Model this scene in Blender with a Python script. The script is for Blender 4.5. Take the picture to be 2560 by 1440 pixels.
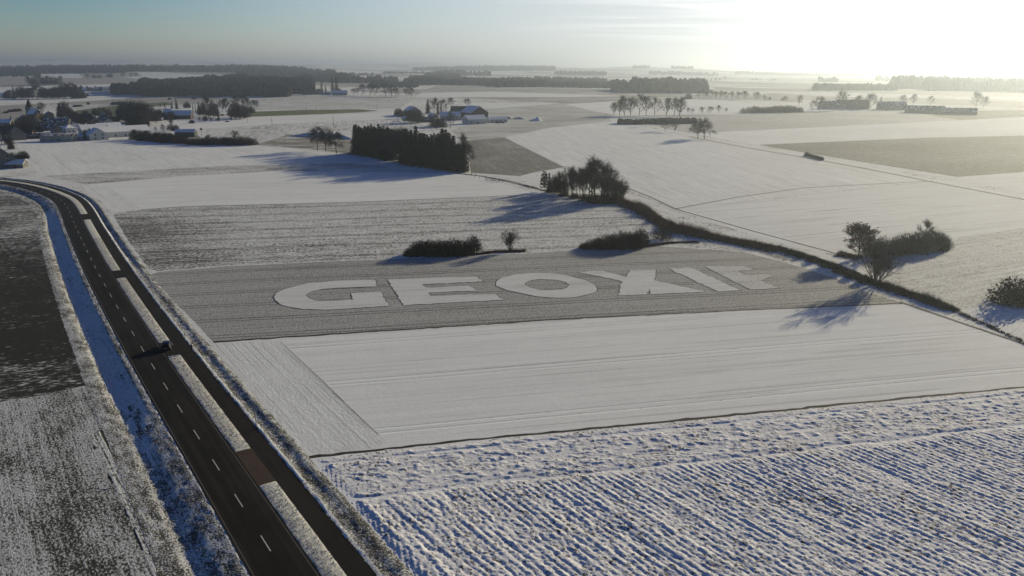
import bpy, bmesh, math, random
import numpy as np
from mathutils import Vector, Matrix
from mathutils.geometry import delaunay_2d_cdt

R = math.radians
S = bpy.context.scene
for o in list(bpy.data.objects):
    bpy.data.objects.remove(o)
random.seed(7)

# ------------------------------------------------------------------ camera
CAM_H, PITCH, F = 56.0, R(15.376), 2000.0          # F in pixels of a 2560 px wide frame
cd = bpy.data.cameras.new("camera"); cam = bpy.data.objects.new("camera", cd)
S.collection.objects.link(cam)
cam.location = (0, 0, CAM_H); cam.rotation_euler = (R(90) - PITCH, 0, 0)
cd.sensor_width = 36; cd.lens = 36 * F / 2560; cd.clip_start = 0.5; cd.clip_end = 60000
S.camera = cam

# ------------------------------------------------------------------ sky and sun
SUN_AZ, SUN_EL = R(42), R(14.5)                    # right of the view direction, above the horizon
W = bpy.data.worlds.new("World"); S.world = W; W.use_nodes = True
wn, wl = W.node_tree.nodes, W.node_tree.links
wn.clear()
def WN(t, **k):
    n = wn.new(t)
    for a, b in k.items(): setattr(n, a, b)
    return n
sky = WN('ShaderNodeTexSky', sky_type='NISHITA', sun_disc=False)
sky.sun_elevation = SUN_EL; sky.sun_rotation = SUN_AZ
sky.altitude = 300; sky.air_density = 1.0; sky.dust_density = 0.3; sky.ozone_density = 3.0
tc = WN('ShaderNodeTexCoord'); sep = WN('ShaderNodeSeparateXYZ'); wl.new(tc.outputs['Generated'], sep.inputs[0])
# deepening of the blue with height above the horizon
mr = WN('ShaderNodeMapRange'); mr.inputs[1].default_value = 0.0; mr.inputs[2].default_value = 0.34
wl.new(sep.outputs['Z'], mr.inputs[0])
ramp = WN('ShaderNodeValToRGB')
ramp.color_ramp.elements[0].position = 0.0; ramp.color_ramp.elements[0].color = (0.86, 0.76, 0.70, 1)
ramp.color_ramp.elements[1].position = 1.0; ramp.color_ramp.elements[1].color = (0.12, 0.25, 0.52, 1)
e = ramp.color_ramp.elements.new(0.09); e.color = (0.68, 0.70, 0.70, 1)
e = ramp.color_ramp.elements.new(0.24); e.color = (0.37, 0.56, 0.64, 1)
wl.new(mr.outputs[0], ramp.inputs[0])
mul = WN('ShaderNodeMix', data_type='RGBA', blend_type='MULTIPLY'); mul.inputs[0].default_value = 1
wl.new(sky.outputs[0], mul.inputs[6]); wl.new(ramp.outputs[0], mul.inputs[7])
# glare of the low sun in thin high cloud
sd = Vector((math.sin(SUN_AZ) * math.cos(SUN_EL), math.cos(SUN_AZ) * math.cos(SUN_EL), math.sin(SUN_EL)))
dot = WN('ShaderNodeVectorMath', operation='DOT_PRODUCT'); dot.inputs[1].default_value = sd
wl.new(tc.outputs['Generated'], dot.inputs[0])
gl = WN('ShaderNodeMapRange'); gl.inputs[1].default_value = 0.55; gl.inputs[2].default_value = 1.0
wl.new(dot.outputs['Value'], gl.inputs[0])
glp = WN('ShaderNodeMath', operation='POWER'); glp.inputs[1].default_value = 4.2; wl.new(gl.outputs[0], glp.inputs[0])
# thin cirrus, laid out on a plane high above the ground
cz = WN('ShaderNodeMath', operation='ADD'); cz.inputs[1].default_value = 0.05; wl.new(sep.outputs['Z'], cz.inputs[0])
dx = WN('ShaderNodeMath', operation='DIVIDE'); wl.new(sep.outputs['X'], dx.inputs[0]); wl.new(cz.outputs[0], dx.inputs[1])
dy = WN('ShaderNodeMath', operation='DIVIDE'); wl.new(sep.outputs['Y'], dy.inputs[0]); wl.new(cz.outputs[0], dy.inputs[1])
comb = WN('ShaderNodeCombineXYZ'); wl.new(dx.outputs[0], comb.inputs[0]); wl.new(dy.outputs[0], comb.inputs[1])
mp = WN('ShaderNodeMapping'); mp.inputs['Rotation'].default_value = (0, 0, R(20)); mp.inputs['Scale'].default_value = (0.32, 0.9, 1)
mp.inputs['Location'].default_value = (1.3, 0.4, 0)
wl.new(comb.outputs[0], mp.inputs[0])
cn = WN('ShaderNodeTexNoise'); cn.inputs['Scale'].default_value = 0.9; cn.inputs['Detail'].default_value = 7; cn.inputs['Distortion'].default_value = 0.7
wl.new(mp.outputs[0], cn.inputs['Vector'])
cr = WN('ShaderNodeMapRange'); cr.inputs[1].default_value = 0.42; cr.inputs[2].default_value = 0.68; wl.new(cn.outputs[0], cr.inputs[0])
cm = WN('ShaderNodeMapRange'); cm.interpolation_type = 'SMOOTHSTEP'; cm.inputs[1].default_value = 0.70; cm.inputs[2].default_value = 0.86
wl.new(dot.outputs['Value'], cm.inputs[0])
ch = WN('ShaderNodeMapRange'); ch.interpolation_type = 'SMOOTHSTEP'; ch.inputs[1].default_value = 0.02; ch.inputs[2].default_value = 0.05
wl.new(sep.outputs['Z'], ch.inputs[0])
c1 = WN('ShaderNodeMath', operation='MULTIPLY'); wl.new(cr.outputs[0], c1.inputs[0]); wl.new(cm.outputs[0], c1.inputs[1])
c2 = WN('ShaderNodeMath', operation='MULTIPLY'); wl.new(c1.outputs[0], c2.inputs[0]); wl.new(ch.outputs[0], c2.inputs[1])
SKY_GLOW = 1.2; SKY_CLOUD = 3.2
glc = WN('ShaderNodeMix', data_type='RGBA'); glc.inputs[6].default_value = (0, 0, 0, 1)
glc.inputs[7].default_value = (SKY_GLOW * .9, SKY_GLOW * 0.97, SKY_GLOW * 1.1, 1); wl.new(glp.outputs[0], glc.inputs[0])
veil = WN('ShaderNodeMapRange'); veil.interpolation_type = 'SMOOTHSTEP'; veil.inputs[1].default_value = 0.30; veil.inputs[2].default_value = 0.95; veil.inputs[4].default_value = 0.95
wl.new(dot.outputs['Value'], veil.inputs[0])
vm = WN('ShaderNodeMix', data_type='RGBA'); vm.inputs[7].default_value = (6.0, 6.3, 6.6, 1)
vh = WN('ShaderNodeMapRange'); vh.interpolation_type = 'SMOOTHSTEP'; vh.inputs[1].default_value = 0.07; vh.inputs[2].default_value = 0.26; vh.inputs[3].default_value = 1; vh.inputs[4].default_value = 0
wl.new(sep.outputs['Z'], vh.inputs[0]); vv = WN('ShaderNodeMath', operation='MULTIPLY'); wl.new(veil.outputs[0], vv.inputs[0]); wl.new(vh.outputs[0], vv.inputs[1])
dk = WN('ShaderNodeMapRange'); dk.interpolation_type = 'SMOOTHSTEP'; dk.inputs[1].default_value = 0.68; dk.inputs[2].default_value = 0.97; dk.inputs[3].default_value = 1.0; dk.inputs[4].default_value = 0.25
wl.new(dot.outputs['Value'], dk.inputs[0]); dkm = WN('ShaderNodeVectorMath', operation='SCALE'); wl.new(mul.outputs[2], dkm.inputs[0]); wl.new(dk.outputs[0], dkm.inputs['Scale'])
wl.new(vv.outputs[0], vm.inputs[0]); wl.new(dkm.outputs[0], vm.inputs[6])
add = WN('ShaderNodeMix', data_type='RGBA', blend_type='ADD'); add.inputs[0].default_value = 1
wl.new(vm.outputs[2], add.inputs[6]); wl.new(glc.outputs[2], add.inputs[7])
clc = WN('ShaderNodeMix', data_type='RGBA'); clc.inputs[6].default_value = (0, 0, 0, 1)
clc.inputs[7].default_value = (SKY_CLOUD, SKY_CLOUD * 0.93, SKY_CLOUD * 0.88, 1); wl.new(c2.outputs[0], clc.inputs[0])
add2 = WN('ShaderNodeMix', data_type='RGBA', blend_type='ADD'); add2.inputs[0].default_value = 1
wl.new(add.outputs[2], add2.inputs[6]); wl.new(clc.outputs[2], add2.inputs[7])
bg = WN('ShaderNodeBackground'); bg.inputs['Strength'].default_value = 0.10
wo = WN('ShaderNodeOutputWorld'); wl.new(add2.outputs[2], bg.inputs[0]); wl.new(bg.outputs[0], wo.inputs[0])

ld = bpy.data.lights.new("sun", 'SUN'); ld.energy = 4.2; ld.angle = R(0.5); ld.color = (1.0, 0.87, 0.60)
sun = bpy.data.objects.new("sun", ld); S.collection.objects.link(sun)
sun.rotation_euler = (-sd).to_track_quat('-Z', 'Y').to_euler(); sun.location = (300, 300, 400)
ld["label"] = "sun"

S.view_settings.view_transform = 'Standard'; S.view_settings.look = 'None'
S.view_settings.exposure = 0.38; S.view_settings.gamma = 1; S.view_settings.use_curve_mapping = False
S.render.engine = 'CYCLES'; S.cycles.max_bounces = 5; S.cycles.diffuse_bounces = 3; S.cycles.volume_bounces = 0
S.cycles.glossy_bounces = 2; S.cycles.transmission_bounces = 2; S.cycles.use_denoising = True
HAZE_DENSITY, HAZE_G, HAZE_COLOR = 1.6e-4, 0.71, (0.75, 0.86, 1.0)

# ------------------------------------------------------------------ numpy noise
_rs = np.random.RandomState(11)
_LAT = _rs.rand(512, 512)
def vnoise(x, y):
    xi = np.floor(x).astype(int); yi = np.floor(y).astype(int); fx = x - xi; fy = y - yi
    fx = fx * fx * (3 - 2 * fx); fy = fy * fy * (3 - 2 * fy)
    a = _LAT[xi % 512, yi % 512]; b = _LAT[(xi + 1) % 512, yi % 512]; c = _LAT[xi % 512, (yi + 1) % 512]; d = _LAT[(xi + 1) % 512, (yi + 1) % 512]
    return (a * (1 - fx) + b * fx) * (1 - fy) + (c * (1 - fx) + d * fx) * fy
def fbm(x, y, o=4, g=0.5):
    s = 0; a = 1; t = 0
    for i in range(o):
        s = s + a * vnoise(x * 2 ** i + 17.3 * i, y * 2 ** i + 5.1 * i); t += a; a *= g
    return s / t

# ------------------------------------------------------------------ terrain
TP = np.array([-640, 0, 320, 640, 960, 1280, 1600, 1920, 2240, 2560, 3200], float)
TD = np.array([1000, 1500, 2000, 3000, 4500, 8000, 14000], float)
TY = np.array([
 [288.7] * 11,
 [250, 250, 250, 249, 247, 247, 248, 250, 251, 254, 255],
 [226, 226, 226, 216, 222, 224, 227, 229, 231, 235, 236],
 [197, 196, 196, 196, 201, 205, 208, 211, 212, 217, 218],
 [176, 175, 172, 172, 184, 190, 194, 199, 200, 203, 204],
 [160, 160, 158, 162, 167, 171, 178, 184, 186, 187, 188],
 [157, 158, 157, 160, 164, 167, 175, 179, 181, 182, 183]], float)
TZ = CAM_H - TD[:, None] * np.tan(PITCH + np.arctan((TY - 720) / F)); TZ[0] = 0
def H(x, y):
    x = np.asarray(x, float); y = np.asarray(y, float)
    az = np.arctan2(x, y); azc = np.clip(az, -0.75, 0.75)
    d = np.where(np.abs(az) < 0.75, y, np.hypot(x, y) * math.cos(0.75))
    px = 1280 + 2000 / math.cos(PITCH) * np.tan(azc)
    i = np.clip(np.searchsorted(TP, px) - 1, 0, len(TP) - 2)
    t = np.clip((px - TP[i]) / (TP[i + 1] - TP[i]), 0, 1); t = t * t * (3 - 2 * t)
    ld_ = np.log(np.clip(d, 1000, 14000)); L = np.log(TD)
    j = np.clip(np.searchsorted(L, ld_) - 1, 0, len(TD) - 2)
    u = np.clip((ld_ - L[j]) / (L[j + 1] - L[j]), 0, 1)
    z = (TZ[j, i] * (1 - t) + TZ[j, i + 1] * t) * (1 - u) + (TZ[j + 1, i] * (1 - t) + TZ[j + 1, i + 1] * t) * u
    far = np.clip((d - 1300) / 1500, 0, 1)
    z = z + far * 10 * (fbm(x / 620 + 40, y / 620 + 40, 3) - 0.5)
    z = z + np.clip((d - 3800) / 6000, 0, 1) * 150 * (fbm(x / 1500 + 11, y / 2600 + 7, 3) - 0.45)
    return z

def ray(px, py):
    a, b = (px - 1280) / F, (py - 720) / F
    c, s = math.cos(PITCH), math.sin(PITCH)
    return np.array([a, c - b * s, -s - b * c])
_ST = np.geomspace(60, 20000, 900)
def hitz(px, py, z):
    d = ray(px, py); t = (z - CAM_H) / d[2]
    return float(d[0] * t), float(d[1] * t)
def hitH(px, py):
    d = ray(px, py); d = d / d[1]
    x, y, z = d[0] * _ST, _ST, CAM_H + d[2] * _ST
    k = np.nonzero(z < H(x, y))[0]
    if len(k) == 0: return float(x[-1]), float(y[-1])
    k = k[0]; a, b = _ST[max(k - 1, 0)], _ST[k]
    for _ in range(24):
        m = (a + b) / 2
        if CAM_H + d[2] * m < float(H(d[0] * m, m)): b = m
        else: a = m
    return float(d[0] * b), float(b)

# road centre line, from its dashes
CL_PX = [(-200, 440), (-100, 446), (0, 455.5), (45, 462), (83, 471), (120, 483), (155, 500), (168, 518), (178, 538), (186, 561), (200, 590),
         (224, 641), (245, 682), (272, 731), (307, 791), (351, 865), (408, 957), (445, 1015), (487, 1080), (537, 1158), (595, 1249), (664, 1358), (752, 1500), (900, 1730)]
cl = [Vector(hitz(x, y, 0)) for x, y in CL_PX]
cl = [cl[0] + (cl[0] - cl[1]).normalized() * 1500] + cl + [cl[-1] + (cl[-1] - cl[-2]).normalized() * 300]
def resample(pts, step, iters=3):
    p = [v.copy() for v in pts]
    out = [p[0]]
    for a, b in zip(p, p[1:]):
        n = max(1, int((b - a).length / step))
        for i in range(1, n + 1): out.append(a.lerp(b, i / n))
    for _ in range(iters):
        out = [out[0]] + [(out[i - 1] + out[i] * 2 + out[i + 1]) / 4 for i in range(1, len(out) - 1)] + [out[-1]]
    return out
CL = resample(cl, 2.0, 40)
CLa = np.array([(v.x, v.y) for v in CL]); 
CLs = np.concatenate([[0], np.cumsum(np.hypot(*np.diff(CLa, axis=0).T))])
CLt = np.gradient(CLa, axis=0); CLt /= np.hypot(CLt[:, 0], CLt[:, 1])[:, None]
CLn = np.stack([-CLt[:, 1], CLt[:, 0]], 1)         # left of travel towards the camera = right-hand side in the picture
def road_off(x, y):
    """signed offset from the centre line (positive to the right in the picture) and nearest index"""
    dd = (CLa[:, 0] - x) ** 2 + (CLa[:, 1] - y) ** 2
    i = int(dd.argmin())
    return float((x - CLa[i, 0]) * CLn[i, 0] + (y - CLa[i, 1]) * CLn[i, 1]), i
ZL = -1.0
def Z(x, y):
    o, i = road_off(x, y)
    z = float(H(x, y))
    if o < -8: z += ZL
    return z
def G(px, py, dz=0.0):
    """ground point seen at a picture point"""
    if py > 300:
        x, y = hitz(px, py, 0)
        if road_off(x, y)[0] < -8: x, y = hitz(px, py, ZL); return Vector((x, y, ZL + dz))
        return Vector((x, y, dz))
    x, y = hitH(px, py)
    return Vector((x, y, float(H(x, y)) + dz))
def mpp(p):
    """metres per (2560-wide) picture pixel at a point"""
    return (p.y * math.cos(PITCH) + (CAM_H - p.z) * math.sin(PITCH)) / F
def worlddir(a, b):
    p, q = G(*a), G(*b); return math.atan2(q.y - p.y, q.x - p.x)

# ------------------------------------------------------------------ mesh helpers
class MB:
    def __init__(s): s.v = []; s.f = []; s.m = []
    def add(s, vs, fs, mi=0):
        n = len(s.v); s.v += [tuple(v) for v in vs]; s.f += [tuple(i + n for i in f) for f in fs]; s.m += [mi] * len(fs)
    def box(s, c, d, rz=0, mi=0, top=1.0):
        ca, sa = math.cos(rz), math.sin(rz); vs = []
        for z, k in ((-1, 1), (1, top)):
            for x, y in ((-1, -1), (1, -1), (1, 1), (-1, 1)):
                X, Y = x * d[0] / 2 * k, y * d[1] / 2 * k
                vs.append((c[0] + X * ca - Y * sa, c[1] + X * sa + Y * ca, c[2] + z * d[2] / 2))
        s.add(vs, [(3, 2, 1, 0), (4, 5, 6, 7), (0, 1, 5, 4), (1, 2, 6, 5), (2, 3, 7, 6), (3, 0, 4, 7)], mi)
    def tube(s, a, b, r0, r1, n=3, mi=0, cap=False):
        a, b = Vector(a), Vector(b); d = (b - a)
        if d.length < 1e-6: return
        d.normalize(); u = d.orthogonal().normalized(); w = d.cross(u); vs = []
        for p, r in ((a, r0), (b, r1)):
            for k in range(n):
                t = 2 * math.pi * k / n; vs.append(p + u * (r * math.cos(t)) + w * (r * math.sin(t)))
        fs = [(k, (k + 1) % n, n + (k + 1) % n, n + k) for k in range(n)]
        if cap: fs += [tuple(range(n, 2 * n)), tuple(range(n - 1, -1, -1))]
        s.add(vs, fs, mi)
    def blade(s, a, b, w, rnd, mi=0):
        a, b = Vector(a), Vector(b); d = b - a
        u = d.cross(Vector((rnd.uniform(-1, 1), rnd.uniform(-1, 1), rnd.uniform(-1, 1))))
        if u.length < 1e-9: return
        u = u.normalized() * w
        s.add([a - u, a + u, b], [(0, 1, 2)], mi)
    def leaf(s, p, r, rnd, mi=0):
        a = Vector((rnd.gauss(0, 1), rnd.gauss(0, 1), rnd.gauss(0, 1))).normalized(); b = a.orthogonal().normalized()
        c = a.cross(b); p = Vector(p); k = rnd.uniform(0, 6.28); u = (b * math.cos(k) + c * math.sin(k)) * r; w = a * r * rnd.uniform(.5, 1)
        s.add([p - u, p + w, p + u, p - w * .6], [(0, 1, 2, 3)], mi)
    def mesh(s, name, mats, smooth=False):
        me = bpy.data.meshes.new(name); me.from_pydata(s.v, [], s.f)
        for m in (mats if isinstance(mats, (list, tuple)) else [mats]): me.materials.append(m)
        if any(s.m): me.polygons.foreach_set('material_index', s.m)
        if smooth: me.polygons.foreach_set('use_smooth', [True] * len(s.f))
        me.update(); return me
    def build(s, name, mats, parent=None, smooth=False, loc=None):
        return link(name, s.mesh(name, mats, smooth), parent, loc)
def link(name, data, parent=None, loc=None):
    o = bpy.data.objects.new(name, data); S.collection.objects.link(o)
    if parent: o.parent = parent
    if loc is not None: o.location = loc
    return o
def tag(o, label=None, cat=None, group=None, kind=None):
    if label: o["label"] = label
    if cat: o["category"] = cat
    if group: o["group"] = group
    if kind: o["kind"] = kind
    return o
def empty(name, loc, label, cat, group=None, rz=0):
    o = link(name, None, None, loc); o.rotation_euler = (0, 0, rz); o.empty_display_size = 0.5
    return tag(o, label, cat, group)

# ------------------------------------------------------------------ materials
def new_mat(name):
    m = bpy.data.materials.new(name); m.use_nodes = True
    nt = m.node_tree; b = nt.nodes['Principled BSDF']; b.inputs['Specular IOR Level'].default_value = 0.2
    b.inputs['Roughness'].default_value = 0.9
    return m, nt, b
def node(nt, t, **k):
    n = nt.nodes.new(t)
    for a, b in k.items():
        if a in ('inp',):
            for x, y in b.items(): n.inputs[x].default_value = y
        else: setattr(n, a, b)
    return n
def math_(nt, op, a, b=None, clamp=False):
    n = nt.nodes.new('ShaderNodeMath'); n.operation = op; n.use_clamp = clamp
    for i, v in enumerate((a, b)):
        if v is None: continue
        if isinstance(v, (int, float)): n.inputs[i].default_value = v
        else: nt.links.new(v, n.inputs[i])
    return n.outputs[0]
def mix_(nt, f, a, b, mode='MIX'):
    n = nt.nodes.new('ShaderNodeMix'); n.data_type = 'RGBA'; n.blend_type = mode
    for i, v in ((0, f), (6, a), (7, b)):
        if isinstance(v, (int, float)): n.inputs[i].default_value = v
        elif isinstance(v, tuple): n.inputs[i].default_value = (*v[:3], 1)
        else: nt.links.new(v, n.inputs[i])
    return n.outputs[2]
def pos_(nt, rot=0, scale=(1, 1, 1), loc=(0, 0, 0), obj=False):
    if obj: g = node(nt, 'ShaderNodeTexCoord').outputs['Object']
    else: g = node(nt, 'ShaderNodeNewGeometry').outputs['Position']
    r = node(nt, 'ShaderNodeMapping', vector_type='TEXTURE'); r.inputs['Rotation'].default_value = (0, 0, rot); nt.links.new(g, r.inputs[0])
    m = node(nt, 'ShaderNodeMapping'); m.inputs['Scale'].default_value = scale; m.inputs['Location'].default_value = loc; nt.links.new(r.outputs[0], m.inputs[0])
    return m.outputs[0]
def noise_(nt, vec, scale, detail=3, rough=0.55, dist=0):
    n = node(nt, 'ShaderNodeTexNoise', inp={'Scale': scale, 'Detail': detail, 'Roughness': rough, 'Distortion': dist})
    nt.links.new(vec, n.inputs['Vector']); return n.outputs[0]
def rng_(nt, v, a, b, c=0., d=1., smooth=True):
    n = node(nt, 'ShaderNodeMapRange'); n.interpolation_type = 'SMOOTHSTEP' if smooth else 'LINEAR'
    for i, x in zip((1, 2, 3, 4), (a, b, c, d)): n.inputs[i].default_value = x
    nt.links.new(v, n.inputs[0]); return n.outputs[0]
def bump_(nt, b, h, dist, strength=1.0, prev=None):
    n = node(nt, 'ShaderNodeBump'); n.inputs['Distance'].default_value = dist; n.inputs['Strength'].default_value = strength
    nt.links.new(h, n.inputs['Height'])
    if prev is not None: nt.links.new(prev, n.inputs['Normal'])
    nt.links.new(n.outputs[0], b.inputs['Normal']); return n.outputs[0]
SNOW = (0.82, 0.84, 0.82)
def field_mat(name, soil=(0.12, 0.11, 0.09), cover=0.5, rowdir=0.0, row=1.0, rowamt=0.25, clump=0.6, patch=30., patchamt=0.3, soft=0.18, bump=0.06,
              snow=SNOW, rowlen=40., stretch=2.0, seed=0., coarse=0.14, tracks=0.0, trackgap=18., thin=0.55, lines=0.3, bare=()):
    """Snow lying on tilled land: fine clumps, rows along rowdir, large thin patches.  cover = share of snow."""
    m, nt, b = new_mat(name)
    P = pos_(nt, rowdir, loc=(seed * 7.3, seed * 3.1, 0))
    def sc(sx, sy):
        q = node(nt, 'ShaderNodeMapping'); q.inputs['Scale'].default_value = (sx, sy, 1); nt.links.new(P, q.inputs[0]); return q.outputs[0]
    n1 = noise_(nt, sc(1 / (clump * stretch), 1 / clump), 1, 4, 0.65)
    n2 = noise_(nt, sc(1 / rowlen, 1 / row), 1, 2, 0.6)
    n3 = noise_(nt, sc(1 / (patch * 1.6), 1 / patch), 1, 4, 0.6, 0.6)
    n4 = noise_(nt, sc(1 / (clump * 9), 1 / (clump * 5)), 1, 3, 0.6)
    v = math_(nt, 'MULTIPLY', math_(nt, 'SUBTRACT', n1, 0.5), 1.6)
    v = math_(nt, 'ADD', v, math_(nt, 'MULTIPLY', math_(nt, 'SUBTRACT', n2, 0.5), rowamt * 4))
    v = math_(nt, 'ADD', v, math_(nt, 'MULTIPLY', math_(nt, 'SUBTRACT', n3, 0.5), patchamt * 4))
    v = math_(nt, 'ADD', v, math_(nt, 'MULTIPLY', math_(nt, 'SUBTRACT', n4, 0.5), coarse * 4))
    for (bx, by, br, ba) in bare:
        c = G(bx, by); dn = node(nt, 'ShaderNodeVectorMath', operation='DISTANCE'); dn.inputs[1].default_value = (c.x, c.y, 0)
        g_ = node(nt, 'ShaderNodeNewGeometry'); nt.links.new(g_.outputs['Position'], dn.inputs[0])
        v = math_(nt, 'SUBTRACT', v, math_(nt, 'MULTIPLY', rng_(nt, dn.outputs['Value'], 0, br, 1, 0), ba))
    if tracks:
        sx = node(nt, 'ShaderNodeSeparateXYZ'); nt.links.new(P, sx.inputs[0])
        w = math_(nt, 'ADD', sx.outputs[1], math_(nt, 'MULTIPLY', noise_(nt, sc(1 / 90, 1 / 90), 1, 1), 3.0))
        w = math_(nt, 'ABSOLUTE', math_(nt, 'SUBTRACT', math_(nt, 'FRACT', math_(nt, 'DIVIDE', w, trackgap)), 0.5))
        w = math_(nt, 'ABSOLUTE', math_(nt, 'SUBTRACT', w, 0.9 / trackgap))
        tr = rng_(nt, w, 0.18 / trackgap, 0.42 / trackgap, 1, 0)
        v = math_(nt, 'SUBTRACT', v, math_(nt, 'MULTIPLY', tr, tracks))
    thr = (0.5 - cover) * 1.5
    f = rng_(nt, v, thr - soft, thr + soft)
    tint = mix_(nt, n3, tuple(c * 0.8 for c in soil), tuple(min(1, c * 1.25) for c in soil))
    wv = math_(nt, 'ADD', math_(nt, 'ADD', math_(nt, 'MULTIPLY', n2, .30), math_(nt, 'MULTIPLY', n1, .35)), math_(nt, 'ADD', math_(nt, 'MULTIPLY', n3, .25), math_(nt, 'MULTIPLY', n4, .2)))
    thin = math_(nt, 'MULTIPLY', rng_(nt, wv, .42, .66), thin)
    snowc = mix_(nt, thin, snow, tuple(c * .62 for c in snow))
    if lines:
        n5 = noise_(nt, sc(1 / 160, 1 / (row * .36)), 1, 2, .5); n6 = noise_(nt, sc(1 / 25, 1 / 6), 1, 2)
        ln = math_(nt, 'MULTIPLY', math_(nt, 'MULTIPLY', rng_(nt, n5, .54, .66), rng_(nt, n6, .35, .6)), lines)
        snowc = mix_(nt, ln, snowc, tuple(c * .5 + .02 for c in soil))
    nt.links.new(mix_(nt, f, tint, snowc), b.inputs['Base Color'])
    hsum = math_(nt, 'ADD', math_(nt, 'MULTIPLY', n1, 1.0), math_(nt, 'MULTIPLY', n2, rowamt * 2.5))
    if tracks: hsum = math_(nt, 'SUBTRACT', hsum, math_(nt, 'MULTIPLY', tr, 0.8))
    bump_(nt, b, hsum, bump)
    return m
def flat_mat(name, col, rough=0.85, var=0.25, scale=1.5, obj=True, spec=0.2, bump=0):
    m, nt, b = new_mat(name); b.inputs['Roughness'].default_value = rough; b.inputs['Specular IOR Level'].default_value = spec
    n = noise_(nt, pos_(nt, obj=obj), scale, 4, 0.6)
    nt.links.new(mix_(nt, n, tuple(c * (1 - var) for c in col), tuple(min(1, c * (1 + var)) for c in col)), b.inputs['Base Color'])
    if bump: bump_(nt, b, n, bump)
    return m

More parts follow.
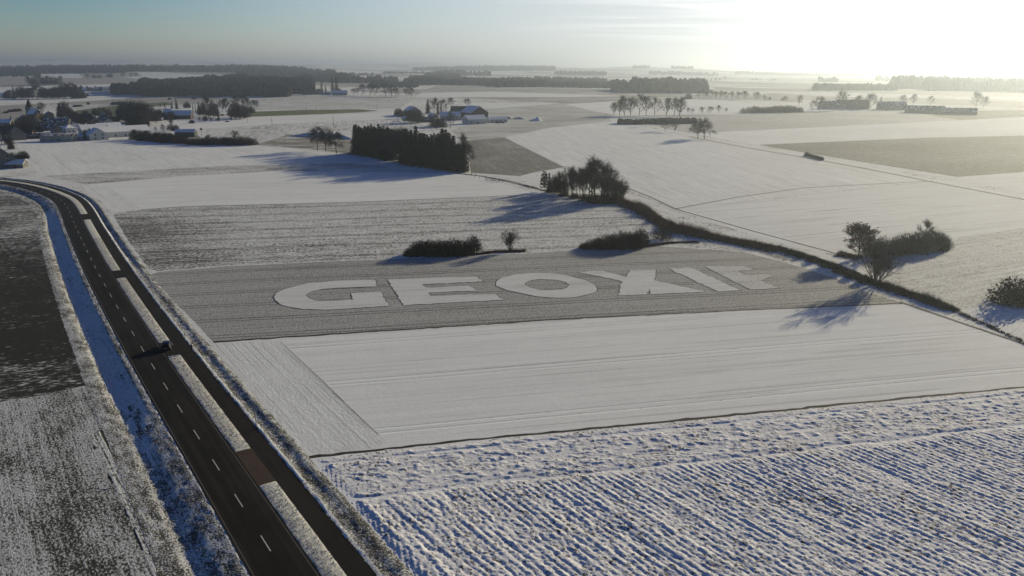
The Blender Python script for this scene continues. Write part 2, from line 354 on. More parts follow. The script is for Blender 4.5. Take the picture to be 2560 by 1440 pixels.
# ------------------------------------------------------------------ the ground: one sheet, split along the field edges
roaddir = worlddir((487, 1080), (307, 791))
rowA = worlddir((900, 1128), (2400, 982))           # along the long field edges
rowC = worlddir((600, 850), (2200, 760))
rowL = worlddir((1800, 512), (2500, 420 + 50))
rowK = worlddir((1560, 460), (1400, 380))
BR = (0.13, 0.115, 0.095)
FIELDS = [
 # name, px polygon, material
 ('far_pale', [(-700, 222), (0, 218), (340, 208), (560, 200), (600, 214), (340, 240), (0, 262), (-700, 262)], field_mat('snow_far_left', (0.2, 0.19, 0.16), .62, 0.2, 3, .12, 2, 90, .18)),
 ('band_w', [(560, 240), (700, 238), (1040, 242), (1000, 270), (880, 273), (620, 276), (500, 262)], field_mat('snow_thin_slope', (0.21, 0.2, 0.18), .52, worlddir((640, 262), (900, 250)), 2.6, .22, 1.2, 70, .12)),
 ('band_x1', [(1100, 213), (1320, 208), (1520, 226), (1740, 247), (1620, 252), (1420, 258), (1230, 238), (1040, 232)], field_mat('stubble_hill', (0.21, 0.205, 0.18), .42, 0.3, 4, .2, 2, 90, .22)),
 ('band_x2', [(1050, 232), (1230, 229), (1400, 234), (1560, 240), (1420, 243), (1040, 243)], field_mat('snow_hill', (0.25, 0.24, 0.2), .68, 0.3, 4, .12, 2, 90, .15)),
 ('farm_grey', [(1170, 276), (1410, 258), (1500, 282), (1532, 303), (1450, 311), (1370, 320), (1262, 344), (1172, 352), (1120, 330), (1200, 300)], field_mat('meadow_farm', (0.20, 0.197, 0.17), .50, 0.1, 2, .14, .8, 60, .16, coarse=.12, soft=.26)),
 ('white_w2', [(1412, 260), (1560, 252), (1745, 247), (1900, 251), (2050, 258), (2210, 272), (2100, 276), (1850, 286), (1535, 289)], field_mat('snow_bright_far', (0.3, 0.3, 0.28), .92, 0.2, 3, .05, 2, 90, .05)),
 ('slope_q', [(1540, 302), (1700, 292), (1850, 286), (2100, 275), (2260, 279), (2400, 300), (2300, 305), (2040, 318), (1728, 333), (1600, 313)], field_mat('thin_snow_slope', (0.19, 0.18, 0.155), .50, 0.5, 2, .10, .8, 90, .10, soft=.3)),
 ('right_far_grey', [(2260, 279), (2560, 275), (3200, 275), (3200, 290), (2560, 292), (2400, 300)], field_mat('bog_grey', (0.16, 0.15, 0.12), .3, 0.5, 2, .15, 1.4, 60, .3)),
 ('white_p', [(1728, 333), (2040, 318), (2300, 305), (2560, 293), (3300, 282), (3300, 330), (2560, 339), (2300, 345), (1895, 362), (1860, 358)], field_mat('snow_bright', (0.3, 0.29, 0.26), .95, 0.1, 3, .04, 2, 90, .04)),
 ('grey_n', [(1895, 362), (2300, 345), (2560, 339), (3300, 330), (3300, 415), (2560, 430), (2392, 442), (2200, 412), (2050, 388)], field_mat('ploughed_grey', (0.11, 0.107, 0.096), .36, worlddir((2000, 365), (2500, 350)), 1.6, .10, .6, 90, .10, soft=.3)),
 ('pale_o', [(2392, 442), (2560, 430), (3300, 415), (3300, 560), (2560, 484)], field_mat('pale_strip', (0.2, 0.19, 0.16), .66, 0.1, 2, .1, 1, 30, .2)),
 # left and centre, behind the road
 ('green', [(175, 290), (190, 276), (300, 263), (420, 255), (430, 262), (330, 272), (300, 287)], field_mat('winter_wheat_near_church', (0.075, 0.095, 0.035), .12, 0, 2, .1, 2, 40, .1)),
 ('green2', [(622, 292), (628, 279), (760, 275), (900, 273), (948, 277), (900, 281), (760, 287)], field_mat('winter_wheat', (0.085, 0.11, 0.03), .08, 0, 2, .1, 2, 40, .1)),
 ('band_u', [(400, 318), (420, 304), (620, 293), (760, 287.5), (1000, 280), (1002, 296), (900, 301), (700, 310), (505, 323)], field_mat('snow_band', (0.3, 0.28, 0.25), .86, 0, 3, .05, 1, 60, .08)),
 ('blue_t', [(505, 323), (700, 310.5), (900, 301.5), (1002, 297), (1130, 330), (1175, 350), (1090, 340), (880, 326), (775, 326), (740, 335), (640, 362), (520, 345)],
   field_mat('snow_rows_mid', (0.17, 0.16, 0.14), .56, worlddir((600, 340), (640, 320)), 2.4, .22, .9, 45, .12)),
 ('meadow_t2', [(640, 362), (720, 336), (880, 345), (880, 386), (800, 376), (700, 366)], field_mat('meadow_grey', (0.18, 0.165, 0.13), .42, 0, 2, .15, .9, 20, .3)),
 ('white_g', [(40, 358), (330, 351), (640, 364), (880, 387), (1010, 412), (1172, 434), (1100, 432), (880, 408), (560, 415), (110, 440), (90, 425), (60, 390)],
   field_mat('snow_headland', (0.28, 0.26, 0.22), .84, worlddir((100, 380), (160, 430)), 2.2, .08, .8, 60, .12)),
 ('strip_f', [(110, 440), (560, 415), (880, 408), (1100, 432), (700, 427), (450, 441), (215, 461)], field_mat('thin_snow_strip', (0.2, 0.19, 0.16), .52, rowC, 1.5, .12, .8, 30, .2)),
 ('white_e', [(215, 461), (450, 441), (700, 427), (1100, 432), (1172, 434), (1345, 486), (900, 505), (450, 517), (352, 524), (330, 505), (275, 475)],
   field_mat('snow_field_back', (0.3, 0.28, 0.25), .92, rowC, 2.5, .05, .8, 60, .06, tracks=.5, trackgap=40, thin=.35)),
 ('tracks_e', [(200, 470), (215, 461), (262, 466), (310, 490), (352, 524), (280, 531), (250, 500)], field_mat('snow_tracks_curve', (0.25, 0.24, 0.2), .78, worlddir((262, 466), (345, 522)), 1.6, .22, .6, 25, .1)),
 ('grey_j', [(1165, 352), (1262, 344), (1410, 418), (1330, 432), (1300, 440), (1178, 432)], field_mat('ploughed_hollow', (0.11, 0.105, 0.09), .38, worlddir((1262, 350), (1400, 414)), 1.1, .12, .45, 35, .12, coarse=.1, soft=.26)),
 ('pale_j2', [(1178, 432), (1300, 440), (1330, 432), (1410, 418), (1560, 470), (1500, 500), (1400, 470), (1250, 440)], field_mat('snow_hollow', (0.2, 0.19, 0.15), .68, worlddir((1300, 436), (1500, 466)), 1.6, .12, .8, 20, .25)),
 ('white_k', [(1262, 343), (1370, 320), (1450, 311), (1550, 306), (1600, 313), (1728, 345), (1880, 372), (2330, 452), (1690, 522), (1560, 466), (1412, 416)],
   field_mat('snow_big_right', (0.26, 0.25, 0.22), .82, rowK, 2.6, .13, .9, 80, .12)),
 ('white_l', [(1690, 524), (2330, 454), (2560, 490), (3300, 620), (3300, 440 + 100), (3300, 470), (2560, 568), (2092, 633)],
   field_mat('snow_rows_right', (0.2, 0.19, 0.17), .72, worlddir((1800, 560), (2500, 500)), 1.8, .16, .5, 70, .06, soft=.26, lines=.5)),
 ('field_r', [(2090, 636), (2370, 600), (2560, 570), (3300, 470), (3300, 720), (2560, 752), (2480, 764), (2385, 776), (2240, 722), (2180, 690)],
   field_mat('snow_grey_right', (0.19, 0.18, 0.155), .56, worlddir((2300, 680), (2550, 640)), 1.5, .14, .5, 40, .09, soft=.28, lines=.4)),
 ('field_s', [(2385, 777), (2480, 764), (2560, 752), (3300, 720), (3300, 1100), (2560, 850), (2470, 815)], field_mat('snow_corner_right', (0.19, 0.18, 0.15), .72, 0.8, 1.5, .12, .6, 20, .2)),
 ('bank', [(1480, 500), (1560, 470), (1690, 523), (1880, 578), (2092, 634), (2180, 690), (2385, 776), (2300, 772), (2180, 738), (2040, 680), (1900, 634), (1700, 586)],
   field_mat('creek_bank', (0.17, 0.16, 0.13), .60, worlddir((1700, 540), (2100, 650)), 1.6, .2, .8, 14, .3)),
 ('white_strip', [(1688, 525), (1720, 527), (2088, 630), (2060, 634), (1900, 592)], field_mat('snow_strip', (0.3, 0.29, 0.26), .95, worlddir((1700, 526), (2080, 632)), 1.2, .08, .8, 60, .04)),
 ('stubble_d', [(282, 536), (352, 524), (450, 517), (900, 505), (1345, 486), (1420, 492), (1560, 525), (1700, 588), (1860, 628), (1640, 612), (1450, 622), (1310, 632), (1010, 644), (860, 650), (560, 664), (395, 678), (372, 672), (320, 600)],
   field_mat('stubble_snowy', (0.085, 0.083, 0.072), .55, rowC, 1.25, .13, .75, 45, .07, stretch=1.4, bump=.1, coarse=.12, tracks=.3, trackgap=16, bare=((345, 590, 42, .19), (430, 650, 34, .18), (310, 550, 30, .10)))),
 ('field_c', [(372, 688), (395, 680), (560, 666), (860, 652), (1010, 646), (1310, 634), (1450, 624), (1640, 614), (1860, 630), (1960, 655), (2100, 700), (2180, 738), (2260, 757), (1900, 772), (1400, 797), (900, 829), (532, 853)],
   field_mat('mown_stubble', (0.11, 0.108, 0.100), .50, rowC, .7, .09, .26, 40, .04, stretch=1.8, bump=.06, coarse=.07, soft=.24, tracks=.16, trackgap=12, snow=(.66,.67,.65), lines=.15)),
 ('edge_c', [(532, 853), (900, 829), (1400, 797), (1900, 772), (2255, 757), (2257, 760), (1900, 774.5), (1400, 800), (900, 832.5), (533, 857)], field_mat('furrow', (0.035, 0.03, 0.022), .12, rowC, 1, .1, .4, 20, .1)),
 ('white_b', [(533, 857), (900, 832.5), (1400, 800), (1900, 774.5), (2257, 760), (2560, 862), (2900, 976), (2800, 946), (2560, 965), (1650, 1052), (1150, 1100), (745, 1143), (630, 1000)],
   field_mat('snow_field_main', (0.26, 0.25, 0.23), .90, rowA, 2.0, .06, .5, 50, .04, bump=.05, tracks=.35, trackgap=22, rowlen=70, thin=.30, lines=.32)),
 ('headland_b', [(515, 862), (533, 857), (702, 853), (968, 1108), (900, 1126), (745, 1143), (630, 1000)],
   field_mat('snow_headland_near', (0.26, 0.25, 0.22), .84, roaddir, .9, .11, .5, 40, .05, bump=.08, rowlen=60, lines=.6)),
 ('edge_a', [(745, 1143), (1150, 1100), (1650, 1052), (2560, 965), (2800, 946), (2800, 950), (2560, 969.5), (1650, 1058), (1150, 1105), (752, 1149)], field_mat('furrow_near', (0.03, 0.026, 0.02), .18, rowA, 1, .1, .3, 10, .2, bump=.1)),
 ('field_a', [(752, 1149), (1150, 1105), (1650, 1058), (2560, 969.5), (2800, 950), (3600, 1000), (3600, 1900), (1180, 1900), (960, 1470)], flat_mat('snow_clods_base', (0.78, 0.80, 0.84), obj=False)),
 # left of the road
 ('dark_h', [(-700, 440), (-60, 462), (60, 484), (105, 520), (128, 590), (150, 680), (215, 850), (262, 955), (120, 985), (0, 1004), (-700, 1110)],
   field_mat('dark_soil', (0.020, 0.020, 0.014), .44, worlddir((0, 800), (200, 770)), 1.0, .14, .5, 26, .16, stretch=3.2, bump=.10, soft=.16, coarse=.12, bare=((-60, 760, 110, .26),))),
 ('grain_i', [(-700, 1110), (0, 1004), (120, 985), (262, 955), (300, 1010), (420, 1180), (560, 1440), (760, 1900), (-1400, 1900)],
   field_mat('winter_grain', (0.030, 0.036, 0.026), .50, worlddir((300, 1200), (360, 1330)), .5, .12, .30, 13, .22, stretch=1.7, bump=.12, soft=.18, coarse=.12, snow=(.66, .67, .68))),
 ('tramline', [(232, 1090), (300, 1040), (372, 1130), (480, 1330), (560, 1500), (430, 1500), (330, 1330), (270, 1180)],
   field_mat('winter_grain_rows', (0.035, 0.04, 0.03), .51, worlddir((262, 1110), (430, 1440)), .36, .22, .4, 10, .1, stretch=2, bump=.1, tracks=.5, trackgap=4)),
]
corr_w_l, corr_w_r = -11.6, 11.8
def corridor_offsets(i):
    return corr_w_l, corr_w_r
def off(i, d): return Vector((CLa[i, 0] + CLn[i, 0] * d, CLa[i, 1] + CLn[i, 1] * d))
corr_poly = [off(i, corr_w_l) for i in range(0, len(CLa), 3)] + [off(i, corr_w_r) for i in range(len(CLa) - 1, -1, -3)]

far_m = None
def ground():
    verts, polys = [], []
    def densify(pl, step):
        out = []
        for a, b in zip(pl, pl[1:] + pl[:1]):
            n = max(1, min(200, int((b - a).length / step)))
            for k in range(n):
                v = a.lerp(b, k / n)
                if 60 < v.y < 420 and step < 50:
                    A = .8 if v.x < 0 and road_off(v.x, v.y)[0] < -13 else .28
                    v = v + Vector(((float(vnoise(np.array(v.x / 1.7), np.array(v.y / 1.7 + 90))) - .5) * 2 * A, (float(vnoise(np.array(v.x / 1.7 + 50), np.array(v.y / 1.7))) - .5) * 2 * A))
                out.append(v)
        return out
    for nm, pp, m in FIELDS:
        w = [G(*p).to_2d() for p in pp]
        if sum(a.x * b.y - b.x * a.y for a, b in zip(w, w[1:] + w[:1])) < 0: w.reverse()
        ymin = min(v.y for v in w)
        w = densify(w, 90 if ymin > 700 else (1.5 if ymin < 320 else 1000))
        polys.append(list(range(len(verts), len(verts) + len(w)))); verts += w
    cp = list(corr_poly)
    if sum(a.x * b.y - b.x * a.y for a, b in zip(cp, cp[1:] + cp[:1])) < 0: cp.reverse()
    polys.append(list(range(len(verts), len(verts) + len(cp)))); verts += cp
    # scattered points that carry the relief
    for d in np.geomspace(1000, 19500, 48):
        for a in np.linspace(-52, 52, 120):
            t = R(a); verts.append(Vector((d * math.tan(t), d)) if abs(a) < 40 else Vector((d * math.sin(t) * 1.3, d * math.cos(t) * 1.3)))
    for rr in (600, 1200, 2500, 5000, 9000, 14000, 20000):
        for a in range(60, 300, 12): verts.append(Vector((rr * math.sin(R(a)), rr * math.cos(R(a)))))
    for a in range(-60, 61, 4): verts.append(Vector((26000 * math.sin(R(a)), 26000 * math.cos(R(a)))))
    rnd = random.Random(3)
    for k in range(900): verts.append(Vector((rnd.uniform(-450, 650), rnd.uniform(60, 980))))
    V, E, Fc, ov, oe, of = delaunay_2d_cdt(verts, [], polys, 0, 1e-4, True)
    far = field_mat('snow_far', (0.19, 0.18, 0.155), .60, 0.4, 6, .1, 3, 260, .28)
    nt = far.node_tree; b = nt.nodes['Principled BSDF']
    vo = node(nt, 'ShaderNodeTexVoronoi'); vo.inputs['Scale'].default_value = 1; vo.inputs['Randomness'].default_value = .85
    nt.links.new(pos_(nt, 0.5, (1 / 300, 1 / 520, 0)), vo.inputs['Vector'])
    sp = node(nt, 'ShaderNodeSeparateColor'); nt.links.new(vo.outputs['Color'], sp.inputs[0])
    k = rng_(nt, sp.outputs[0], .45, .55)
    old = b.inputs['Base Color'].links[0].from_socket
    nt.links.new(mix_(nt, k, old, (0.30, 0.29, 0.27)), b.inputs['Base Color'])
    near = field_mat('snow_meadow', (0.16, 0.15, 0.11), .62, 0.4, 2, .1, .8, 25, .25)
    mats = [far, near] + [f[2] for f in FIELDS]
    me = bpy.data.meshes.new('ground')
    zs = []
    for v in V: zs.append(Z(v.x, v.y))
    nF = len(FIELDS); fs, mi = [], []
    for f, o in zip(Fc, of):
        if nF in o: continue
        cx = sum(V[i].x for i in f) / 3; cy = sum(V[i].y for i in f) / 3
        k = max(o) if len(o) else -1
        fs.append(tuple(f)); mi.append(k + 2 if k >= 0 else (1 if math.hypot(cx, cy) < 1000 else 0))
    me.from_pydata([(v.x, v.y, z) for v, z in zip(V, zs)], [], fs)
    for m in mats: me.materials.append(m)
    me.polygons.foreach_set('material_index', mi)
    me.polygons.foreach_set('use_smooth', [True] * len(fs))
    me.update()
    bm = bmesh.new(); bm.from_mesh(me); bmesh.ops.recalc_face_normals(bm, faces=bm.faces)
    if sum(f.normal.z for f in bm.faces) < 0: bmesh.ops.reverse_faces(bm, faces=bm.faces)
    bm.to_mesh(me); bm.free()
    o = link('ground', me); tag(o, 'snow covered fields and meadows reaching to the horizon', kind='structure')
    return me
gme = ground()
zmin = min(v.co.z for v in gme.vertices); zmax = max(v.co.z for v in gme.vertices)
print('ground z', zmin, zmax, len(gme.vertices))

# ------------------------------------------------------------------ the road corridor
asph = flat_mat('asphalt', (0.0105, 0.0095, 0.008), .85, .3, .35, False, .1, .01)
asph2 = flat_mat('path_asphalt', (0.0145, 0.0125, 0.0105), .85, .35, .3, False, .1, .01)
def wheelpaths(m, amt):
    nt = m.node_tree; b = nt.nodes['Principled BSDF']; old = b.inputs['Base Color'].links[0].from_socket
    n = noise_(nt, pos_(nt, roaddir, (1 / 60, 1 / 1.1, 1)), 1, 3, .6); n2 = noise_(nt, pos_(nt, roaddir, (1 / 9, 1 / 5, 1)), 1, 4, .6)
    f = math_(nt, 'MULTIPLY', rng_(nt, math_(nt, 'ADD', math_(nt, 'MULTIPLY', n, .65), math_(nt, 'MULTIPLY', n2, .35)), .42, .64), amt)
    nt.links.new(mix_(nt, f, old, (.034, .031, .027)), b.inputs['Base Color'])
wheelpaths(asph, .55); wheelpaths(asph2, .5)
dirt = flat_mat('wet_dirt', (0.050, 0.030, 0.018), .8, .5, .5, False, .25, .04)
verge_m = field_mat('frosted_verge', (0.075, 0.070, 0.056), .48, roaddir, .8, .08, .28, 6, .16, stretch=1.2, bump=.12, coarse=.18)
median_m = field_mat('frosted_median', (0.20, 0.13, 0.06), .76, roaddir, .6, .06, .25, 5, .14, stretch=1.1, bump=.10, snow=(0.72, 0.71, 0.62), coarse=.22)
ditch_m = field_mat('ditch_snow', (0.07, 0.062, 0.045), .62, roaddir, .8, .08, .30, 7, .16, stretch=1.3, bump=.18)
slush = field_mat('verge_edge_snow', (0.2, 0.17, 0.12), .82, roaddir, .5, .05, .3, 8, .1, bump=.08)
white_paint = flat_mat('road_paint', (0.42, 0.42, 0.40), .7, .25, 3, False)
edge_paint = flat_mat('worn_road_paint', (0.10, 0.095, 0.085), .7, .3, 2, False)

# arc length of a picture point on the road
def s_at(py):
    x, y = None, None
    for (a, b), (c, d) in zip(CL_PX, CL_PX[1:]):
        if b <= py <= d: t = (py - b) / (d - b); x = a + (c - a) * t; break
    p = hitz(x, py, 0); return CLs[road_off(*p)[1]]
def at_s(s, d):
    i = int(np.clip(np.searchsorted(CLs, s) - 1, 0, len(CLs) - 2)); t = (s - CLs[i]) / (CLs[i + 1] - CLs[i])
    c = CLa[i] * (1 - t) + CLa[i + 1] * t; n = CLn[i] * (1 - t) + CLn[i + 1] * t
    return c + n * d
_sA, _sB = s_at(520), s_at(930)
def prof_l(o, s):      # ground height left of the road: a deep ditch along the middle stretch, a rough slope elsewhere
    o = np.asarray(o, float)
    k = float(np.clip((s - _sA) / 45, 0, 1) * np.clip(1 - (s - _sB) / 25, 0, 1))
    deep = np.interp(o, [-12, -10.6, -9.6, -8.8, -7.4, -4.5, -3.5], [-1.0, -.95, -1.0, -1.3, -1.42, -.12, -.03])
    easy = np.interp(o, [-12, -9.2, -8.6, -8.0, -6.0, -4.2, -3.5], [-1.0, -.98, -1.12, -1.05, -.46, -.10, -.03])
    return deep * k + easy * (1 - k)
def strip(name, mat, s0, s1, offs, zf, ds=1.0, noise=0.0, ragged=0.0, kind='structure', label=None, smooth=True, mats=None, mif=None):
    ss = np.arange(s0, s1 + ds * .5, ds); n = len(ss); offs = np.asarray(offs, float); k = len(offs)
    V = np.zeros((n, k, 3))
    for a, s in enumerate(ss):
        for b, o in enumerate(offs):
            oo = o
            if ragged and b in (0, k - 1): oo = o + ragged * (float(vnoise(np.array(s * 1.1), np.array(b * 9.7))) - .5) * 2
            p = at_s(s, oo); V[a, b, :2] = p
        V[a, :, 2] = zf(offs, s)
    if noise:
        V[:, 1:-1, 2] += noise * (fbm(V[:, 1:-1, 0] * 1.6, V[:, 1:-1, 1] * 1.6, 3) - .4)
    fs = [(a * k + b, a * k + b + 1, (a + 1) * k + b + 1, (a + 1) * k + b) for a in range(n - 1) for b in range(k - 1)]
    m = MB(); m.v = [tuple(v) for v in V.reshape(-1, 3)]; m.f = fs; m.m = [0] * len(fs)
    if mif: m.m = [mif(offs[b], ss[a]) for a in range(n - 1) for b in range(k - 1)]
    # orientation: make normals point up
    o = m.build(name, mats or mat, None, smooth)
    if V.shape[0] > 1:
        me = o.data
        if sum(p.normal.z for p in me.polygons[:50]) < 0: me.flip_normals()
    return tag(o, label, kind=kind)
S_END = CLs[-1]; S0 = max(0, s_at(457) - 420)
road = strip('road', asph, S0, S_END - 5, [-3.42, -1.7, 0, 1.7, 3.42], lambda o, s: 0.05 - 0.02 * np.abs(o) / 3.4, 2.0, label='dark wet two lane country road')
# markings
mk = MB()
def quad_strip(mb, s0, s1, o0, o1, z, ds=2.0):
    n = max(1, int((s1 - s0) / ds)); 
    for a in range(n):
        sa, sb = s0 + (s1 - s0) * a / n, s0 + (s1 - s0) * (a + 1) / n
        p = [at_s(sa, o0), at_s(sa, o1), at_s(sb, o1), at_s(sb, o0)]
        mb.add([(q[0], q[1], z) for q in p][::-1], [(0, 1, 2, 3)])
sd0 = s_at(1338.5)
k0 = int((S0 - sd0) / 12)
for k in range(k0, 12):
    s = sd0 + k * 12.0
    if S0 < s < S_END - 10: quad_strip(mk, s, s + 4.0, -.075, .075, 0.058)
cm_ = mk.build('road_centre_line', white_paint); tag(cm_, 'white dashed centre line painted on the road', kind='structure')
mk = MB()
quad_strip(mk, S0, S_END - 6, 3.02, 3.14, 0.0385); quad_strip(mk, S0, S_END - 6, -3.14, -3.02, 0.0385)
tag(mk.build('road_edge_line', edge_paint), 'worn edge lines painted along both sides of the road', kind='structure')
def s_of(px, py): return CLs[road_off(*hitz(px, py, 0))[1]]
gaps = [(s_of(216, 535), s_of(222, 548)), (s_of(298, 677), s_of(304, 695)), (s_of(415, 853), s_of(438, 887)), (s_of(604, 1130), s_of(662, 1206))]
strip('cycle_path', asph2, S0, S_END - 5, [5.85, 6.6, 7.4, 8.15, 8.75], lambda o, s: 0.03 + 0 * o, 2.0, label='dark asphalt cycle path beside the road')
med_z = lambda o, s: np.interp(o, [3.3, 3.6, 4.6, 5.6, 5.95], [-.02, .05, .09, .07, -.02])
prev = S0
for g0, g1 in gaps + [(S_END - 5, S_END)]:
    strip('median_verge', median_m, prev, g0, [3.38, 3.6, 3.9, 4.3, 4.7, 5.1, 5.5, 5.75, 5.92], med_z, .7, .05, .14, label='frosted grass strip between road and cycle path')
    if g1 < S_END: strip('path_crossing', dirt if g0 > s_at(1000) else asph2, g0 - .4, g1 + .4, [3.4, 4.2, 5.1, 5.9], lambda o, s: 0.036 - 0.002 * np.abs(o - 4.6), 1.0, label='paved crossing between road and cycle path')
    prev = g1
strip('left_verge', verge_m, S0, S_END - 5, [-12.0, -11.2, -10.7, -10.3, -9.9, -9.5, -9.1, -8.8, -8.4, -8, -7.6, -7.1, -6.6, -6.1, -5.6, -5.1, -4.7, -4.4, -4.1, -3.8, -3.6, -3.38],
      lambda o, s: prof_l(o, s) + .02, .6, .24, .15, label='snowy verge and ditch left of the road', mats=[ditch_m, slush, verge_m],
      mif=lambda o, s: 1 if o > -3.7 else (0 if -8.9 < o < -5 and _sA < s < _sB + 4 + 34 * float(vnoise(np.array(o * 1.7), np.array(s / 3.))) else 2))
def prof_r(o, s):
    k = float(np.clip((s_at(700) - s) / 40, 0, 1)); k2 = float(np.clip(1 - abs(s - s_at(1010)) / 75, 0, 1))
    base = np.interp(o, [8.6, 9.0, 9.6, 10.3, 11.0, 11.7, 12.2], [.01, .07, .10, .12, .16, .10, .03])
    ditch = np.interp(o, [9.0, 9.8, 10.6, 11.3], [0, -1, -1, 0]) * (.50 * k + .10 + .15 * k2)
    return base + ditch
strip('right_verge', verge_m, S0, S_END - 5, [8.62, 8.8, 9.0, 9.3, 9.6, 9.9, 10.2, 10.5, 10.8, 11.1, 11.4, 11.7, 12.2], prof_r, .6, .30, .15, label='snowy grass bank beside the cycle path',
      mats=[verge_m, slush], mif=lambda o, s: 1 if o < 9.25 else 0)

# ploughed clods under snow in the near right field
def clods():
    pts = [G(*p) for p in [(752, 1149), (1150, 1105), (1650, 1058), (2560, 969.5), (2800, 950)]]
    ang = rowA; ca, sa = math.cos(ang), math.sin(ang)
    furd = worlddir((1500, 1190), (1850, 1400))
    st = 0.165
    o = pts[0]
    nu, nv = int(152 / st), int(80 / st)
    u = np.arange(nu) * st - 12; v = -np.arange(nv) * st - .1
    U, Vv = np.meshgrid(u, v); DT = -Vv
    pu = [(p - o).x * ca + (p - o).y * sa for p in pts]; pv = [-(p - o).x * sa + (p - o).y * ca for p in pts]
    Vv = Vv + np.interp(U, pu, pv)
    X = o.x + U * ca - Vv * sa; Y = o.y + U * sa + Vv * ca
    # furrow coordinates
    cf, sf = math.cos(furd), math.sin(furd)
    a = X * cf + Y * sf; b = -X * sf + Y * cf
    bw = b + .8 * (fbm(X / 16, Y / 16, 2) - .5)
    c1 = fbm(a / .55, bw / .34, 3, .62)
    c2 = fbm(a / .34 + 50, bw / .26 + 9, 2, .6)
    lump = np.maximum(0, c1 - .46) * .6 + np.maximum(0, c2 - .47) * .5
    ph = bw / 1.05 + .35 * (fbm(a / 40 + 3, bw / 14, 2) - .5)
    fur = .22 * np.abs(np.sin(np.pi * ph)) ** .8 * (.2 + 1.5 * vnoise(a / 9 + 3, np.floor(ph) * 3.7)) + (vnoise(a / 30 + 31, bw / 2.6 + 17) - .5) * .34
    holes = -np.maximum(0, fbm(a / 1.6 + 80, bw / .6 + 33, 2) - .60) * .9
    hgt = lump + fur + holes
    # headland parallel to the top edge
    dt = DT
    edge = np.clip((dt - .3) / 1.5, .1, 1)
    head = 1 - np.clip((dt - 13) / 3, 0, 1)
    hl = (vnoise(U / 16 + 5, Vv / 1.3 + 3) - .5) * .24 + np.maximum(0, fbm(U / 1.2, Vv / .7, 3, .6) - .46) * 1.2
    hgt = hgt * (1 - head) + hl * head - .42 * np.exp(-((dt - 2.4 - .4 * (vnoise(U / 6, U * 0) - .5)) / .45) ** 2) - .36 * np.exp(-((dt - 13.5 - 1.2 * (vnoise(U / 9, U * 0 + 5) - .5)) / .5) ** 2)
    Zz = 0.02 + .08 * np.clip(dt / 2, 0, 1) + hgt * 0.44 * edge
    # keep off the verge
    keep = np.ones(X.shape, bool)
    poly = [Vector((p.x, p.y)) for p in pts]
    offs = np.zeros(X.shape)
    for i in range(0, nv, 4):
        for j in range(0, min(nu, 360), 4):
            offs[i:i + 4, j:j + 4] = road_off(X[i, j], Y[i, j])[0]
    offs[:, 360:] = 50
    w = offs - 11.7 - .5 * (fbm(X / 1.5, Y / 1.5, 2) - .5)
    Zz = np.where(w < 2.0, Zz * np.clip(w / 2.0, 0, 1) - .12 * (1 - np.clip(w / 2, 0, 1)), Zz)
    keep = (w > -.2)
    idx = -np.ones(X.size, int); flat = []
    kk = keep[:-1, :-1] & keep[1:, :-1] & keep[:-1, 1:] & keep[1:, 1:]
    I, J = np.nonzero(kk)
    F4 = np.stack([I * nu + J, (I + 1) * nu + J, (I + 1) * nu + J + 1, I * nu + J + 1], 1)
    used = np.unique(F4); remap = np.zeros(X.size, int); remap[used] = np.arange(len(used))
    P = np.stack([X, Y, Zz], -1).reshape(-1, 3)[used]
    F4 = remap[F4]
    me = bpy.data.meshes.new('ploughed_field'); me.vertices.add(len(P)); me.vertices.foreach_set('co', P.ravel())
    me.loops.add(F4.size); me.loops.foreach_set('vertex_index', F4.ravel()); me.polygons.add(len(F4))
    me.polygons.foreach_set('loop_start', np.arange(0, F4.size, 4)); me.polygons.foreach_set('use_smooth', np.ones(len(F4), bool))
    me.update(calc_edges=True); me.validate()
    if me.polygons[100].normal.z < 0: me.flip_normals()
    m, nt, bb = new_mat('snow_clods')
    P1 = pos_(nt, furd, (1, 1.6, 1)); n = noise_(nt, P1, 1.4, 5, .65); n2 = noise_(nt, pos_(nt), .12, 3)
    f = rng_(nt, math_(nt, 'ADD', n, math_(nt, 'MULTIPLY', n2, .3)), .52, .60)
    nt.links.new(mix_(nt, f, (0.12, 0.105, 0.085), (0.80, 0.80, 0.80)), bb.inputs['Base Color'])
    bump_(nt, bb, noise_(nt, P1, 4, 4, .7), .05)
    me.materials.append(m)
    tag(link('ploughed_field', me), 'ploughed field of snow dusted clods in the near right corner', kind='structure')
clods()

